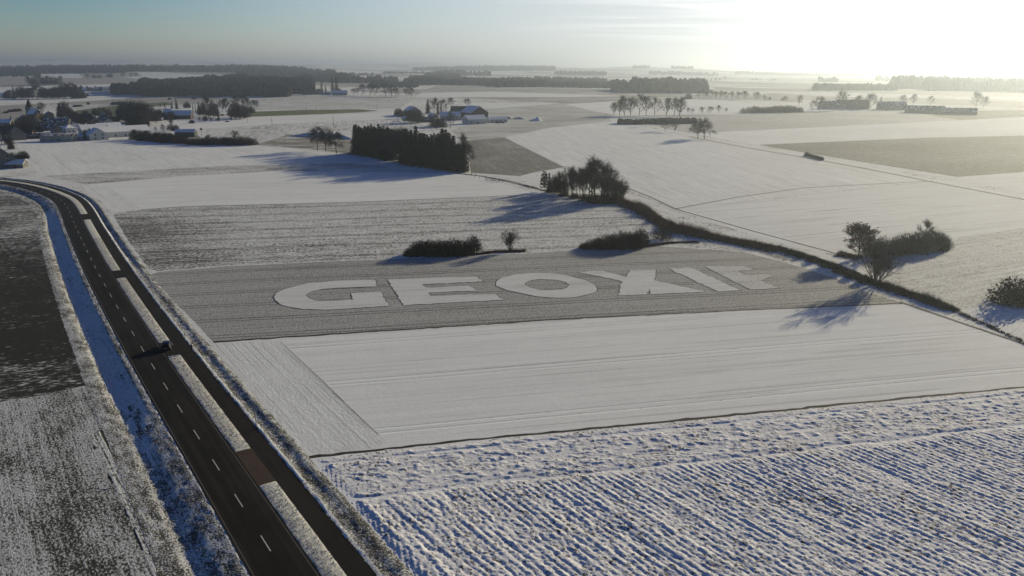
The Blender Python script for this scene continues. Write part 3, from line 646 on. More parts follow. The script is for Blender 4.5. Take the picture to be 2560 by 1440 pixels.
# ------------------------------------------------------------------ snow letters in the stubble
letter_m = field_mat('letter_snow', (0.11, 0.107, 0.096), .72, rowC, .7, .18, .34, 9, .12, stretch=1.8, bump=.09, coarse=.10, soft=.22, snow=(.76, .77, .75), lines=.5)
letter_faint = field_mat('letter_snow_faint', (0.11, 0.107, 0.096), .60, rowC, .8, .14, .34, 10, .14, stretch=1.8, bump=.09, coarse=.1, soft=.25, snow=(.72, .73, .71), lines=.5)
furrow_m = flat_mat('letter_furrow', (0.07, 0.065, 0.055), .9, .5, 1.2, False)
def C5(x, y): return (640 + x / 3.657, 640 + y / 3.657)
def C6(x, y): return (1240 + x / 3.368, 640 + y / 3.368)
LET = [
 ('white snow letter G, the first of the six in the grey stubble field',
  [C5(*p) for p in [(1080, 215), (760, 225), (520, 243), (400, 265), (300, 290), (225, 318), (175, 345), (160, 375), (170, 405), (205, 435), (290, 465), (420, 488), (620, 495), (900, 480), (1225, 460), (1140, 325), (870, 340), (895, 400), (640, 412), (550, 405), (495, 388), (465, 365), (480, 340), (525, 322), (600, 305), (740, 295), (900, 288), (1120, 280)]]),
 ('white snow letter E with three arms between the G and the O',
  [C5(*p) for p in [(1200, 215), (2020, 185), (2080, 235), (1525, 262), (1560, 290), (1955, 268), (2030, 320), (1585, 335), (1610, 365), (2195, 345), (2275, 402), (1345, 453)]]),
 ('round white snow letter O with a grey centre', None),
 ('white snow letter X made of two crossing bars right of the O',
  [C6(*p) for p in [(675, 135), (900, 125), (1095, 175), (1130, 115), (1355, 113), (1335, 205), (1755, 295), (1740, 305), (1305, 325), (1290, 275), (1285, 325), (1030, 332), (1060, 215)]]),
 ('slanting white snow bar of the letter I right of the X',
  [C6(*p) for p in [(1445, 105), (1640, 95), (2065, 290), (1870, 302)]]),
 ('white snow letter F with short faded arms, last of the row',
  [C6(*p) for p in [(1745, 86), (1960, 88), (2080, 84), (2180, 118), (2040, 128), (2100, 158), (2280, 150), (2340, 172), (2232, 206), (2395, 272), (2142, 287)]]),
]
def ring_mesh(mb, outer, inner, z0, z1):
    n = len(outer)
    mb.add([(p.x, p.y, z1) for p in outer] + [(p.x, p.y, z1) for p in inner], [(i, (i + 1) % n, n + (i + 1) % n, n + i) for i in range(n)])
    mb.add([(p.x, p.y, z1) for p in outer] + [(p.x, p.y, z0) for p in outer], [(i, (i + 1) % n, n + (i + 1) % n, n + i) for i in range(n)])
    mb.add([(p.x, p.y, z1) for p in inner] + [(p.x, p.y, z0) for p in inner], [(i, (i + 1) % n, n + (i + 1) % n, n + i) for i in range(n)])
def furrow_line(parent, pts, w=.28):
    n = len(pts); P = []
    for i in range(n):
        a, b = pts[i], pts[(i + 1) % n]; k = max(1, int((b - a).length / 1.2))
        P += [a.lerp(b, j / k) for j in range(k)]
    m = len(P); vs = []
    for i in range(m):
        t = (P[(i + 1) % m] - P[i - 1]).normalized(); nn = Vector((-t.y, t.x, 0)); ww = w * random.uniform(.1, .55)
        vs += [P[i] - nn * ww + Vector((0, 0, .01)), P[i] + nn * ww + Vector((0, 0, .01))]
    mb = MB(); mb.add(vs, [(2 * i, 2 * i + 1, 2 * ((i + 1) % m) + 1, 2 * ((i + 1) % m)) for i in range(m)])
    mb.build('furrow_line', furrow_m, parent)
for lab, pp in LET:
    mb = MB()
    if pp is None:
        oc, ic = C6(425, 253), C6(428, 243)
        O_ = [C6(*p) for p in [(-2, 240), (15, 205), (70, 178), (180, 153), (350, 143), (540, 153), (700, 188), (810, 232), (852, 272), (832, 305), (740, 335), (600, 354), (430, 350), (250, 325), (100, 290), (22, 262)]]
        I_ = [C6(*p) for p in [(244, 238), (258, 222), (290, 209), (340, 201), (395, 198), (460, 200), (520, 206), (575, 220), (610, 242), (600, 262), (565, 277), (520, 285), (450, 288), (375, 284), (310, 272), (268, 255)]]
        Ow, Iw = [G(*p) for p in O_], [G(*p) for p in I_]
        def sub(l):
            c = resample([Vector((v.x, v.y)) for v in l] + [Vector((l[0].x, l[0].y))], 1e9, 0); out = []
            n = len(l)
            for i in range(n):
                p0, p1, p2, p3 = l[i - 1], l[i], l[(i + 1) % n], l[(i + 2) % n]
                for t in (0, .5):
                    out.append(.5 * ((2 * p1) + (p2 - p0) * t + (2 * p0 - 5 * p1 + 4 * p2 - p3) * t * t + (3 * p1 - p0 - 3 * p2 + p3) * t ** 3))
            return out
        Ow, Iw = [[v + Vector((random.uniform(-.25, .25), random.uniform(-.25, .25), 0)) for v in sub(l_)] for l_ in (Ow, Iw)]
        ring_mesh(mb, Ow, Iw, -.02, .05); o = mb.build('snow_letter', letter_m)
        furrow_line(o, [p + Vector((0, 0, .05)) for p in Ow]); furrow_line(o, [p + Vector((0, 0, .05)) for p in Iw])
    else:
        w0 = [G(*p) for p in pp]; w = []
        for a_, b_ in zip(w0, w0[1:] + w0[:1]):
            k_ = max(1, int((b_ - a_).length / 1.3))
            for j_ in range(k_): w.append(a_.lerp(b_, j_ / k_) + Vector((random.uniform(-.3, .3), random.uniform(-.3, .3), 0)) * (1 if j_ else .5))
        n = len(w)
        mb.add([(p.x, p.y, .05) for p in w], [tuple(range(n))])
        mb.add([(p.x, p.y, .05) for p in w] + [(p.x, p.y, -.02) for p in w], [(i, (i + 1) % n, n + (i + 1) % n, n + i) for i in range(n)])
        o = mb.build('snow_letter', letter_faint if 'faded' in lab else letter_m); bm = bmesh.new(); bm.from_mesh(o.data); bmesh.ops.triangulate(bm, faces=bm.faces); bmesh.ops.recalc_face_normals(bm, faces=bm.faces); bm.to_mesh(o.data); bm.free()
        furrow_line(o, [p + Vector((0, 0, .05)) for p in w])
    tag(o, lab, 'snow letter', 'letters of snow in the stubble field')

# ------------------------------------------------------------------ trees
def plant_mat(name, a, b, snow=0.0, rough=.9):
    m, nt, bs = new_mat(name); bs.inputs['Roughness'].default_value = rough; bs.inputs['Specular IOR Level'].default_value = .1
    n = noise_(nt, pos_(nt), .7, 3, .6); n = rng_(nt, n, .35, .65)
    nt.links.new(mix_(nt, n, a, b), bs.inputs['Base Color'])
    return m
bark = plant_mat('bark', (0.030, 0.025, 0.020), (0.055, 0.047, 0.038))
birch_bark = plant_mat('birch_bark', (0.12, 0.11, 0.10), (0.22, 0.21, 0.19))
twig = plant_mat('twigs', (0.028, 0.023, 0.019), (0.060, 0.050, 0.042))
twig_pale = plant_mat('twigs_frosted', (0.075, 0.070, 0.062), (0.13, 0.12, 0.11))
twig_dark = plant_mat('twigs_dark', (0.015, 0.014, 0.011), (0.032, 0.028, 0.021))
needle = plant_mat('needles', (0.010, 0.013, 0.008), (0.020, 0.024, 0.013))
pine_m = plant_mat('pine_needles', (0.018, 0.024, 0.013), (0.036, 0.042, 0.022))
leaf_red = plant_mat('dry_leaves', (0.14, 0.050, 0.034), (0.27, 0.11, 0.070))
brush_red = plant_mat('red_brushwood', (0.075, 0.028, 0.020), (0.16, 0.062, 0.040))
brush_dark = plant_mat('dark_brushwood', (0.020, 0.017, 0.012), (0.05, 0.036, 0.022))

def rot_dir(d, ang, rnd):
    ax = d.orthogonal().normalized(); ax.rotate(Matrix.Rotation(rnd.uniform(0, 6.283), 3, d)); v = d.copy(); v.rotate(Matrix.Rotation(ang, 3, ax)); return v
def bare_tree(seed, trunk=.22, spread=.30, limbs=9, up=.35, droop=0., twn=6, sub=(5, 4), stems=1, tw=.0042, lens=(.42, .24, .13, .07), leaves=0, dens=1.0):
    """unit height tree.  returns trunk mesh builder, crown mesh builder, leaves builder"""
    rnd = random.Random(seed); T, K, L = MB(), MB(), MB()
    def bend(d, g): v = d + Vector((0, 0, g)); return v.normalized()
    def branch(p, d, ln, r, lv):
        n = 3 if lv < 2 else 2; q = p.copy(); dd = d.copy(); pts = [q.copy()]
        for i in range(n):
            dd = (dd + Vector((rnd.gauss(0, .10), rnd.gauss(0, .10), rnd.gauss(0, .06)))).normalized()
            if droop and lv >= 1: dd = bend(dd, -droop * (i + 1) / n * (.6 if lv == 1 else 1))
            elif lv >= 1: dd = bend(dd, .12)
            q = q + dd * ln / n; pts.append(q.copy())
            r1 = r * (1 - (i + 1) / (n + .6)); r0 = r * (1 - i / (n + .6))
            (T if lv == 0 else K).tube(pts[-2], pts[-1], r0, r1, 5 if lv == 0 else 3)
        if lv >= 2 or (lv == 1 and len(sub) < 2):
            for _ in range(int(twn * dens)):
                t = rnd.uniform(.15, 1.0); k = min(n - 1, int(t * n)); a = pts[k].lerp(pts[k + 1], t * n - k)
                v = rot_dir(dd, rnd.uniform(.3, 1.0), rnd); v = bend(v, -droop * 1.3 if droop else .15)
                b = a + v * lens[3] * rnd.uniform(.6, 1.4)
                K.blade(a, b, tw * .55, rnd)
                for _k in range(2):
                    a2 = a.lerp(b, rnd.uniform(.3, .9)); v2 = rot_dir(v, rnd.uniform(.3, .9), rnd); v2 = bend(v2, -droop if droop else .1)
                    K.blade(a2, a2 + v2 * lens[3] * rnd.uniform(.4, .8), tw * .45, rnd)
                if leaves and rnd.random() < leaves: L.leaf(b, .024 * rnd.uniform(.6, 1.5), rnd)
            return
        c = sub[lv - 1] if lv >= 1 else 0
        for i in range(c):
            t = rnd.uniform(.25, .98); k = min(n - 1, int(t * n)); a = pts[k].lerp(pts[k + 1], t * n - k)
            v = rot_dir(dd, rnd.uniform(.35, .85), rnd)
            branch(a, v, lens[lv + 1 - 0] * rnd.uniform(.7, 1.2), r * .5, lv + 1)
    for s in range(stems):
        if stems == 1: base, d0 = Vector((0, 0, -.01)), Vector((rnd.gauss(0, .03), rnd.gauss(0, .03), 1)).normalized()
        else:
            a = 6.283 * s / stems + rnd.uniform(-.3, .3); rr = .015 * rnd.random() ** .5
            base = Vector((math.cos(a) * rr, math.sin(a) * rr, -.01)); tl = rnd.uniform(.1, .95)
            d0 = Vector((math.cos(a) * tl, math.sin(a) * tl, 1)).normalized()
        H0 = .80 if stems == 1 else .86 - .28 * tl; r0 = .020 if stems == 1 else .011
        q = base; d = d0; n = 6; pts = [q.copy()]; rs = [r0]
        for i in range(n):
            d = (d + Vector((rnd.gauss(0, .05), rnd.gauss(0, .05), .05))).normalized(); q = q + d * H0 / n; pts.append(q.copy()); rs.append(r0 * (1 - .85 * (i + 1) / n))
            T.tube(pts[-2], pts[-1], rs[-2], rs[-1], 5)
        nl = limbs if stems == 1 else max(3, limbs // stems + 1)
        for i in range(nl):
            t = trunk + (1 - trunk) * ((i + rnd.random()) / nl) ** .9; k = min(n - 1, int(t * n)); a = pts[k].lerp(pts[k + 1], t * n - k)
            az = 2.4 * i + rnd.uniform(-.5, .5); e = up + rnd.uniform(-.12, .25) + .5 * t
            v = Vector((math.cos(az) * math.cos(e), math.sin(az) * math.cos(e), math.sin(e)))
            prof = (1.1 - .75 * max(0, (t - .45) / .55))
            branch(a, v, lens[0] * spread / .3 * prof * rnd.uniform(.75, 1.1) * (1 if stems == 1 else .8), r0 * .55 * (1 - .5 * t), 1)
    return T, K, L
def conifer(seed, base=.06, width=.17, n_lv=26, per=10, shape=.85, droop=.35, clump=1.0, open_=0.):
    rnd = random.Random(seed); T, K = MB(), MB()
    T.tube((0, 0, -.01), (rnd.gauss(0, .004), rnd.gauss(0, .004), .96), .013, .002, 5)
    for i in range(n_lv):
        t = base + (1 - base) * (i / n_lv) ** 1.02; w = width * (1 - (t - base) / (1 - base)) ** shape * rnd.uniform(.8, 1.12) + .006
        if open_ and rnd.random() < open_: continue
        for k in range(per):
            az = 6.283 * k / per + rnd.uniform(-.35, .35); w2 = w * rnd.uniform(.7, 1.15)
            a = Vector((0, 0, t + rnd.uniform(-.01, .01))); dz = -droop * w2 * rnd.uniform(.5, 1.3)
            tip = a + Vector((math.cos(az) * w2, math.sin(az) * w2, dz)); side = Vector((-math.sin(az), math.cos(az), 0)) * w2 * .22
            mid = a.lerp(tip, .55) + Vector((0, 0, .02 * w2))
            K.add([a, mid - side, tip, mid + side], [(0, 1, 2, 3)])
            for _ in range(3):
                q = a.lerp(tip, rnd.uniform(.35, 1.0)) + Vector((rnd.gauss(0, .01), rnd.gauss(0, .01), -abs(rnd.gauss(0, .012)))); K.leaf(q, .017 * rnd.uniform(.6, 1.4) * clump, rnd)
    K.add([(0.004, 0, .94), (-.003, .004, .94), (0, -.004, .94), (0, 0, 1.0)], [(0, 1, 3), (1, 2, 3), (2, 0, 3)])
    return T, K
def bush(seed, w=.6, n=16, tw=900, fill=500, leafr=.035, lens=.2, lump=.25, flat=1.0):
    """unit height dome of stems, twigs and some filling shoots; w = half width"""
    rnd = random.Random(seed); T, K = MB(), MB()
    lob = [(rnd.uniform(0, 6.28), rnd.uniform(.0, lump)) for _ in range(5)]
    def R_(az): return 1 + sum(b * math.cos((i + 1) * az + a) for i, (a, b) in enumerate(lob)) / 2.5
    for i in range(n):
        az = rnd.uniform(0, 6.283); rr = w * rnd.random() ** .6 * .85 * R_(az); h = (1 - (rr / w) ** 2 * .55) * rnd.uniform(.65, .95)
        a = Vector((math.cos(az) * rr * .35, math.sin(az) * rr * .35, -.02)); b = Vector((math.cos(az) * rr, math.sin(az) * rr, h))
        m = a.lerp(b, .5) + Vector((rnd.gauss(0, .03), rnd.gauss(0, .03), .04)); T.tube(a, m, .012, .008, 3); T.tube(m, b, .008, .003, 3)
    for i in range(tw):
        az = rnd.uniform(0, 6.283); u = rnd.random() ** .5; R0 = w * R_(az); el = math.acos(rnd.uniform(0, 1)); rad = rnd.uniform(.55, 1.0)
        p = Vector((math.cos(az) * R0 * math.sin(el) * rad, math.sin(az) * R0 * math.sin(el) * rad, math.cos(el) * rad * .93))
        d = (p + Vector((0, 0, .35))).normalized(); d = (d + Vector((rnd.gauss(0, .3), rnd.gauss(0, .3), rnd.gauss(0, .3)))).normalized()
        K.blade(p - d * lens * .5, p + d * lens * rnd.uniform(.2, .75), .006, rnd)
    for i in range(fill):
        az = rnd.uniform(0, 6.283); R0 = w * R_(az); el = math.acos(rnd.uniform(0, 1)); rad = rnd.uniform(.3, .93)
        K.leaf((math.cos(az) * R0 * math.sin(el) * rad, math.sin(az) * R0 * math.sin(el) * rad, max(.02, math.cos(el) * rad * .92)), leafr * rnd.uniform(.6, 1.4), rnd)
    return T, K
PROTO = {}
def proto(kind, var):
    k = (kind, var)
    if k in PROTO: return PROTO[k]
    s = hash(kind) % 1000 if False else sum(ord(c) for c in kind) * 7 + var * 101
    L = None; tm, cm = bark, twig
    if kind == 'broad': T, K, L = bare_tree(s, .18, .33, 13, .45, sub=(9,5), twn=10, tw=.0046, lens=(.42, .24, .13, .095))
    elif kind == 'broad_far': T, K, L = bare_tree(s, .14, .38, 14, .40, sub=(8,5), twn=7, tw=.008, lens=(.42, .26, .15, .12)); cm = twig
    elif kind == 'tall': T, K, L = bare_tree(s, .08, .30, 18, .65, sub=(8,5), twn=8, tw=.0054, lens=(.42, .26, .14, .10))
    elif kind == 'vase': T, K, L = bare_tree(s, .14, .34, 50, .5, sub=(7,5), twn=7, stems=10, tw=.0030, lens=(.34, .22, .14, .085))
    elif kind == 'birch': T, K, L = bare_tree(s, .30, .27, 14, .5, .28, sub=(8,5), twn=11, tw=.0055, lens=(.38, .26, .16, .13)); cm = twig
    elif kind == 'frosty': T, K, L = bare_tree(s, .20, .26, 14, .7, .12, sub=(8,5), twn=10, tw=.005, lens=(.42, .26, .14, .10)); cm, tm = twig_pale, birch_bark
    elif kind == 'leafy': T, K, L = bare_tree(s, .14, .44, 24, .3, sub=(9,5), twn=12, leaves=1.0, tw=.005, lens=(.42, .26, .14, .09))
    elif kind == 'spruce': T, K = conifer(s, .03, .20, 28, 11, .62); cm = needle
    elif kind == 'spruce_slim': T, K = conifer(s, .05, .11, 26, 9); cm = needle
    elif kind == 'spruce_wide': T, K = conifer(s, .02, .24, 24, 11, .8); cm = needle
    elif kind == 'pine': T, K = conifer(s, .20, .30, 15, 9, .45, -.1, 2.3, .12); cm = pine_m
    elif kind == 'sapling': T, K = conifer(s, .05, .13, 10, 6, .7, .1, 2.2); cm = twig_dark
    elif kind == 'bush': T, K = bush(s, .62, 18, 1000, 420); cm = twig
    elif kind == 'thicket': T, K = bush(s, .7, 20, 900, 1000, .05); cm = twig_dark
    elif kind == 'thin_bush': T, K = bush(s, .55, 22, 1100, 60); cm = twig
    elif kind == 'red_bush': T, K = bush(s, .7, 16, 900, 260); cm = brush_red
    elif kind == 'round_crown':
        T, K = bush(s, .5, 10, 1100, 800, .04); cm = twig
        for i, v in enumerate(K.v): K.v[i] = (v[0] * 1.0, v[1] * 1.0, .10 + v[2] * .90)
        for i, v in enumerate(T.v): T.v[i] = (v[0] * .8, v[1] * .8, .2 + v[2] * .7)
        T.tube((0, 0, -.02), (0, 0, .45), .03, .02, 5)
    r = (T.mesh('trunk', tm), K.mesh('crown', cm), L.mesh('leaves', leaf_red) if L and L.f else None)
    PROTO[k] = r; return r
NV = {'broad': 4, 'broad_far': 3, 'tall': 3, 'vase': 1, 'birch': 3, 'frosty': 2, 'leafy': 1, 'spruce': 4, 'spruce_slim': 2, 'spruce_wide': 2, 'pine': 2, 'sapling': 2, 'bush': 3, 'thicket': 3, 'thin_bush': 2, 'red_bush': 2, 'round_crown': 2}
NAME = {'spruce': 'conifer', 'spruce_slim': 'conifer', 'spruce_wide': 'conifer', 'pine': 'pine_tree', 'sapling': 'young_tree', 'bush': 'shrub', 'thicket': 'shrub', 'thin_bush': 'shrub', 'red_bush': 'shrub', 'birch': 'birch_tree', 'frosty': 'birch_tree'}
CAT = {'conifer': 'tree', 'pine_tree': 'tree', 'young_tree': 'young tree', 'shrub': 'shrub', 'birch_tree': 'tree', 'bare_tree': 'tree'}
rt = random.Random(5)
def plant_at(p, h, kind, label, group=None, wide=1.0, rz=None, tilt=0.0):
    var = rt.randrange(NV[kind]); t, c, l = proto(kind, var)
    nm = NAME.get(kind, 'bare_tree')
    o = empty(nm, p, label, CAT[nm], group, rt.uniform(0, 6.28) if rz is None else rz)
    if tilt: o.rotation_euler.y = tilt
    o.scale = (h * wide, h * wide, h)
    link('trunk' if nm != 'shrub' else 'stems', t, o); link('crown' if nm != 'shrub' else 'twigs', c, o)
    if l: link('leaves', l, o)
    return o
def T_(px, py, hpx, kind, label, group=None, wide=1.0, tilt=0.0):
    p = G(px, py); h = hpx * mpp(p) * 1.03
    p.z -= .05
    return plant_at(p, h, kind, label, group, wide, None, tilt)
ORD = ['first', 'second', 'third', 'fourth', 'fifth', 'sixth', 'seventh', 'eighth', 'ninth', 'tenth', 'eleventh', 'twelfth', 'thirteenth', 'fourteenth', 'fifteenth', 'sixteenth', 'seventeenth', 'eighteenth', 'nineteenth', 'twentieth']
def ordn(n):
    if n < 20: return ORD[n]
    t = {2: 'twenty', 3: 'thirty', 4: 'forty', 5: 'fifty'}[(n + 1) // 10]
    return t + '-' + ORD[(n + 1) % 10 - 1] if (n + 1) % 10 else {'twenty': 'twentieth', 'thirty': 'thirtieth', 'forty': 'fortieth', 'fifty': 'fiftieth'}[t]
def row(items, tmpl, group, kind=None, wide=1.0):
    """items from left to right; tmpl holds {o}"""
    for i, it in enumerate(items):
        k = kind or it[3]; w = it[4] if len(it) > 4 else wide
        T_(it[0], it[1], it[2], k, tmpl.format(o=ORD[i]), group, w)

# the lone many-stemmed tree on the creek and its neighbours
T_(2190, 712, 122, 'vase', 'big bare many stemmed tree standing alone on the creek bank', None, 1.35)
T_(2145, 643, 74, 'leafy', 'rounded tree still holding reddish brown leaves beside the right thicket', None, 1.15)
row([(2180, 637, 46, 'bush', 1), (2204, 636, 52, 'thin_bush', .9), (2226, 635, 48, 'bush'), (2248, 633, 54, 'bush'), (2272, 631, 58, 'thicket'), (2297, 628, 60, 'bush'), (2312, 626, 74, 'broad', .9), (2328, 624, 58, 'thicket'), (2346, 622, 48, 'bush'), (2360, 619, 36, 'bush')],
    '{o} shrub from the left in the thicket behind the lone tree', 'shrubs of the thicket on the right')
T_(2535, 757, 76, 'thicket', 'large dark dome shaped bush cut by the right edge', 'shrubs at the right edge', 1.15)
T_(2590, 757, 58, 'thicket', 'dark bush just outside the right edge', 'shrubs at the right edge', 1.1)
# the two islands of bushes in the field
row([(1022, 637, 20, 'thicket', 1.1), (1040, 637, 38, 'bush', 1.1), (1056, 637, 44, 'thicket'), (1074, 637, 44, 'bush', 1.1), (1094, 637, 44, 'thicket'), (1113, 637, 42, 'bush', 1.1), (1132, 637, 48, 'thicket'), (1152, 636, 42, 'thicket'), (1167, 635, 34, 'thicket')],
    '{o} dark bush from the left in the long hedge above the snow letters', 'bushes of the left field island')
T_(1184, 632, 49, 'round_crown', 'small round crowned tree at the right end of the long field hedge', None)
T_(1275.6, 629, 59, 'vase', 'bare bushy tree standing alone on brown grass above the O', None, 1.05)
row([(1460, 620, 16, 'thicket', 1.4), (1476, 620, 27, 'bush', 1.2), (1494, 620, 31, 'thicket'), (1513, 620, 40, 'bush', 1.1), (1532, 620, 40, 'thicket'), (1551, 619, 49, 'bush', 1.1), (1570, 619, 48, 'thicket'), (1583, 618, 40, 'thicket')],
    '{o} dark bush from the left in the field hedge that rises to the right', 'bushes of the right field island')
T_(1601, 617, 52, 'round_crown', 'round bare crowned shrub tree at the end of the right field hedge', None)
T_(1655, 598, 36, 'bush', 'wide low bare tree over the creek bend above the X', None, 1.3)
# grove by the creek
T_(1361, 478, 50, 'pine', 'ragged pine at the left end of the creek grove', None)
T_(1373, 481, 49, 'spruce_wide', 'dark conifer second from the left in the creek grove')
row([(1388, 484, 52, 'round_crown', .8), (1402, 486, 56, 'round_crown', .8)], '{o} dense round topped tree right of the grove conifers', 'dense trees in the creek grove')
T_(1420, 490, 72, 'frosty', 'pale stemmed birch near the left middle of the creek grove')
row([(1432, 490, 62, 'tall'), (1443, 492, 66, 'broad'), (1456, 495, 68, 'tall', 1.1), (1472, 500, 92, 'broad', 1.0), (1487, 503, 104, 'broad', 1.1), (1502, 505, 96, 'broad', 1.0), (1518, 505, 82, 'broad', 1.1), (1533, 505, 66, 'vase', 1.1), (1548, 500, 54, 'vase', 1.1), (1556, 497, 42, 'vase', 1.1)],
    '{o} bare tree right of the pale birch in the creek grove', 'bare trees of the creek grove')
row([(1410, 490, 14, 'thicket', 1.5), (1436, 495, 15, 'thicket', 1.5), (1462, 502, 22, 'thicket', 1.3), (1482, 506, 26, 'thicket', 1.3), (1504, 508, 30, 'thicket', 1.2), (1524, 508, 30, 'thicket', 1.2), (1542, 506, 26, 'thicket', 1.2)],
    '{o} low dark bush from the left under the creek grove', 'underwood of the creek grove')
row([(1398, 480, 46, 'broad'), (1428, 484, 50, 'tall'), (1450, 487, 52, 'broad'), (1480, 495, 76, 'tall', 1.1), (1511, 498, 66, 'vase', 1.1), (1535, 498, 50, 'vase', 1.1)],
    '{o} tree from the left in the back line of the creek grove', 'back line of the creek grove')
# black spruce wood in the middle
def wood():
    rnd = random.Random(21); k = [0, 0, 0]
    front = [G(px, py) for px, py in [(887, 386), (940, 393), (990, 404), (1015, 411), (1060, 416), (1110, 424), (1150, 430), (1166, 432)]]
    L = [0]
    for a, b in zip(front, front[1:]): L.append(L[-1] + (b - a).length)
    back = Vector((-.10, .99, 0)).normalized()
    def pt(s, d):
        i = 0
        while i < len(L) - 2 and L[i + 1] < s: i += 1
        return front[i].lerp(front[i + 1], (s - L[i]) / (L[i + 1] - L[i])) + back * d
    tot = L[-1]; n = 0
    for r_ in range(3):
        s = rnd.uniform(0, 2)
        while s < tot:
            f = s / tot; d = .6 + r_ * 5.5 + rnd.uniform(-1, 1); p = pt(s, d)
            gap = .40 < f < .51
            if gap and r_ < 1: s += 4; continue
            h = (19.5 if f < .4 else 20.5) * rnd.uniform(.90, 1.05)
            h *= .90 + .22 * float(vnoise(np.array(s / 9. + 4), np.array(r_ * .6)))
            if f < .10: h *= .93
            if f > .93: h *= .82
            if gap or (.36 < f < .56 and rnd.random() < .5): plant_at(p, h * .97, 'birch', '', 'bare trees inside the spruce wood', .9)['front'] = int(r_ == 0)
            else: plant_at(p, h, 'spruce' if rnd.random() < .45 else 'spruce_wide', '', 'spruces of the dark wood', rnd.uniform(.95, 1.2))['front'] = int(r_ == 0)
            yield r_, f
            s += rnd.uniform(3.2, 4.4)
for r_, f in wood(): pass
WOODS = [x for x in S.objects if x.get('group') in ('bare trees inside the spruce wood', 'spruces of the dark wood')]
WF = []
for o in WOODS:
    if o['front'] and 'spruces' in o['group']: WF.append(o)
    elif 'spruces' in o['group']: o['label'] = 'spruce top showing behind the front row of the dark wood'
    else: o['label'] = 'bare birch standing among the spruces of the dark wood'
WF.sort(key=lambda o: o.location.x / o.location.y)
for i, o in enumerate(WF): o['label'] = ordn(i) + ' spruce from the left in the front edge of the dark wood'
T_(1172, 426, 70, 'frosty', 'pale feathery birch at the right edge of the dark wood', None, .9, .04)
T_(1160, 410, 72, 'frosty', 'frosted birch leaning out behind the right end of the dark wood', None, .8)
row([(794, 376, 58, 'birch', 1.1), (814, 378, 56, 'birch', 1.0), (841, 383, 56, 'birch', 1.15)], '{o} drooping birch from the left before the dark wood', 'three birches left of the dark wood')
# poplars and long hedge above the big white field
row([(1534, 287, 29, 'tall', 1.3), (1548, 288, 36, 'tall', 1.2), (1561, 288, 44, 'tall', 1.2), (1576, 288, 41, 'tall', 1.2), (1598, 288, 48, 'broad', 1.0), (1615, 288, 45, 'broad', 1.0), (1636, 288, 40, 'broad', 1.1), (1666, 289, 41, 'tall', 1.2), (1685, 291, 44, 'broad'), (1698, 291, 43, 'tall', 1.4)],
    '{o} tall bare tree from the left above the long dark hedge', 'tall trees above the long hedge')
row([(1614, 316.5, 18, 'broad_far', 1.4), (1662, 327, 26, 'broad_far', 1.5), (1686, 329.5, 24, 'broad_far', 1.0)], '{o} small orchard tree from the left on the snowy slope', 'orchard trees on the slope')
row([(1744.6, 345, 42, 'birch', 1.25), (1760.5, 347.5, 51, 'birch', 1.25)], '{o} hanging birch of the pair beside the field track', 'two birches by the field track')
row([(2016 + 5.6 * i, 390 + 1.5 * i, 10.5 + (i == 0) * 2, 'thicket', .8) for i in range(8)], '{o} small round shrub from the left in the short row by the field track', 'small shrubs on the field track')
# far rows to the right
row([(1721, 248, 17, 'thicket', .9)], 'dark round bush alone at the left end of the far avenue', None)
row([(x, y, h, 'broad_far', w) for x, y, h, w in [(1747.5, 246, 17, 1.1), (1762, 246, 17, 1.3), (1775, 246, 19, 1.3), (1790, 247, 17, 1.3), (1802, 247, 18, 1.3), (1814, 247.5, 17, 1.3), (1830.5, 248, 18, 1.1), (1846, 249, 18, 1.2), (1862, 249.5, 20, 1.3), (1890, 252, 20, 1.2), (1911, 253, 14, 1.1), (1924, 254, 11, 1.2), (1955, 255.5, 9, 1.2), (1963, 256.5, 15, 1.2), (1997, 266, 25, .8)]],
    '{o} tree from the left in the hazy avenue before the far wood', 'trees of the hazy avenue')
row([(x, y, h, 'broad_far', w) for x, y, h, w in [(1720, 284.5, 14, 1.1), (1731, 284.5, 12, 1.1), (1755, 284.7, 16, 1.1), (1775.6, 283, 15, 1.4), (1797, 282, 17, 1.1), (1814.6, 281, 10, 1.2)]],
    '{o} small roadside tree from the left of the dark bush mound', 'roadside trees left of the bush mound')
row([(x, y, h, 'broad_far', 1.2) for x, y, h in [(1745.6, 207, 9), (1767, 205, 7), (1777.5, 205, 7.5), (1789, 204, 8), (1799, 203.5, 7), (1812, 201, 10)]], '{o} tiny hazy tree from the left on the far ridge', 'hazy trees on the far ridge')
row([(x, y, h, 'broad_far', 1.2) for x, y, h in [(1880.6, 203, 7), (1890, 203, 8), (1900, 204, 6), (1928, 204, 6), (1937, 204, 6)]], '{o} faint tree from the left in the pale group on the far ridge', 'faint trees on the far ridge')
row([(1858, 282, 14, 'bush', 1.2), (1872, 282, 17, 'bush', 1.2), (1888, 282, 20, 'thicket', 1.1), (1904, 282, 17, 'thicket', 1.2), (1920, 282, 18, 'thicket', 1.2), (1936, 281, 20, 'thicket', 1.2), (1952, 281, 20, 'thicket', 1.2), (1968, 281, 21, 'thicket', 1.2), (1984, 280, 18, 'thicket', 1.2), (1998, 280, 14, 'thicket', 1.3)],
    '{o} bush from the left in the dark mound on the far slope', 'bushes of the far mound')
row([(2032, 277, 24, 'broad_far', 1.0), (2047, 277, 32, 'broad_far', 1.1), (2105, 275, 42, 'broad_far', .9), (2146, 272, 30, 'broad_far', 1.1), (2176, 272, 34, 'broad_far', 1.1)], '{o} bare tree from the left around the hazy farm', 'bare trees around the hazy farm')
T_(2200, 270, 28, 'spruce_wide', 'hazy conifer between the barns of the far farm')
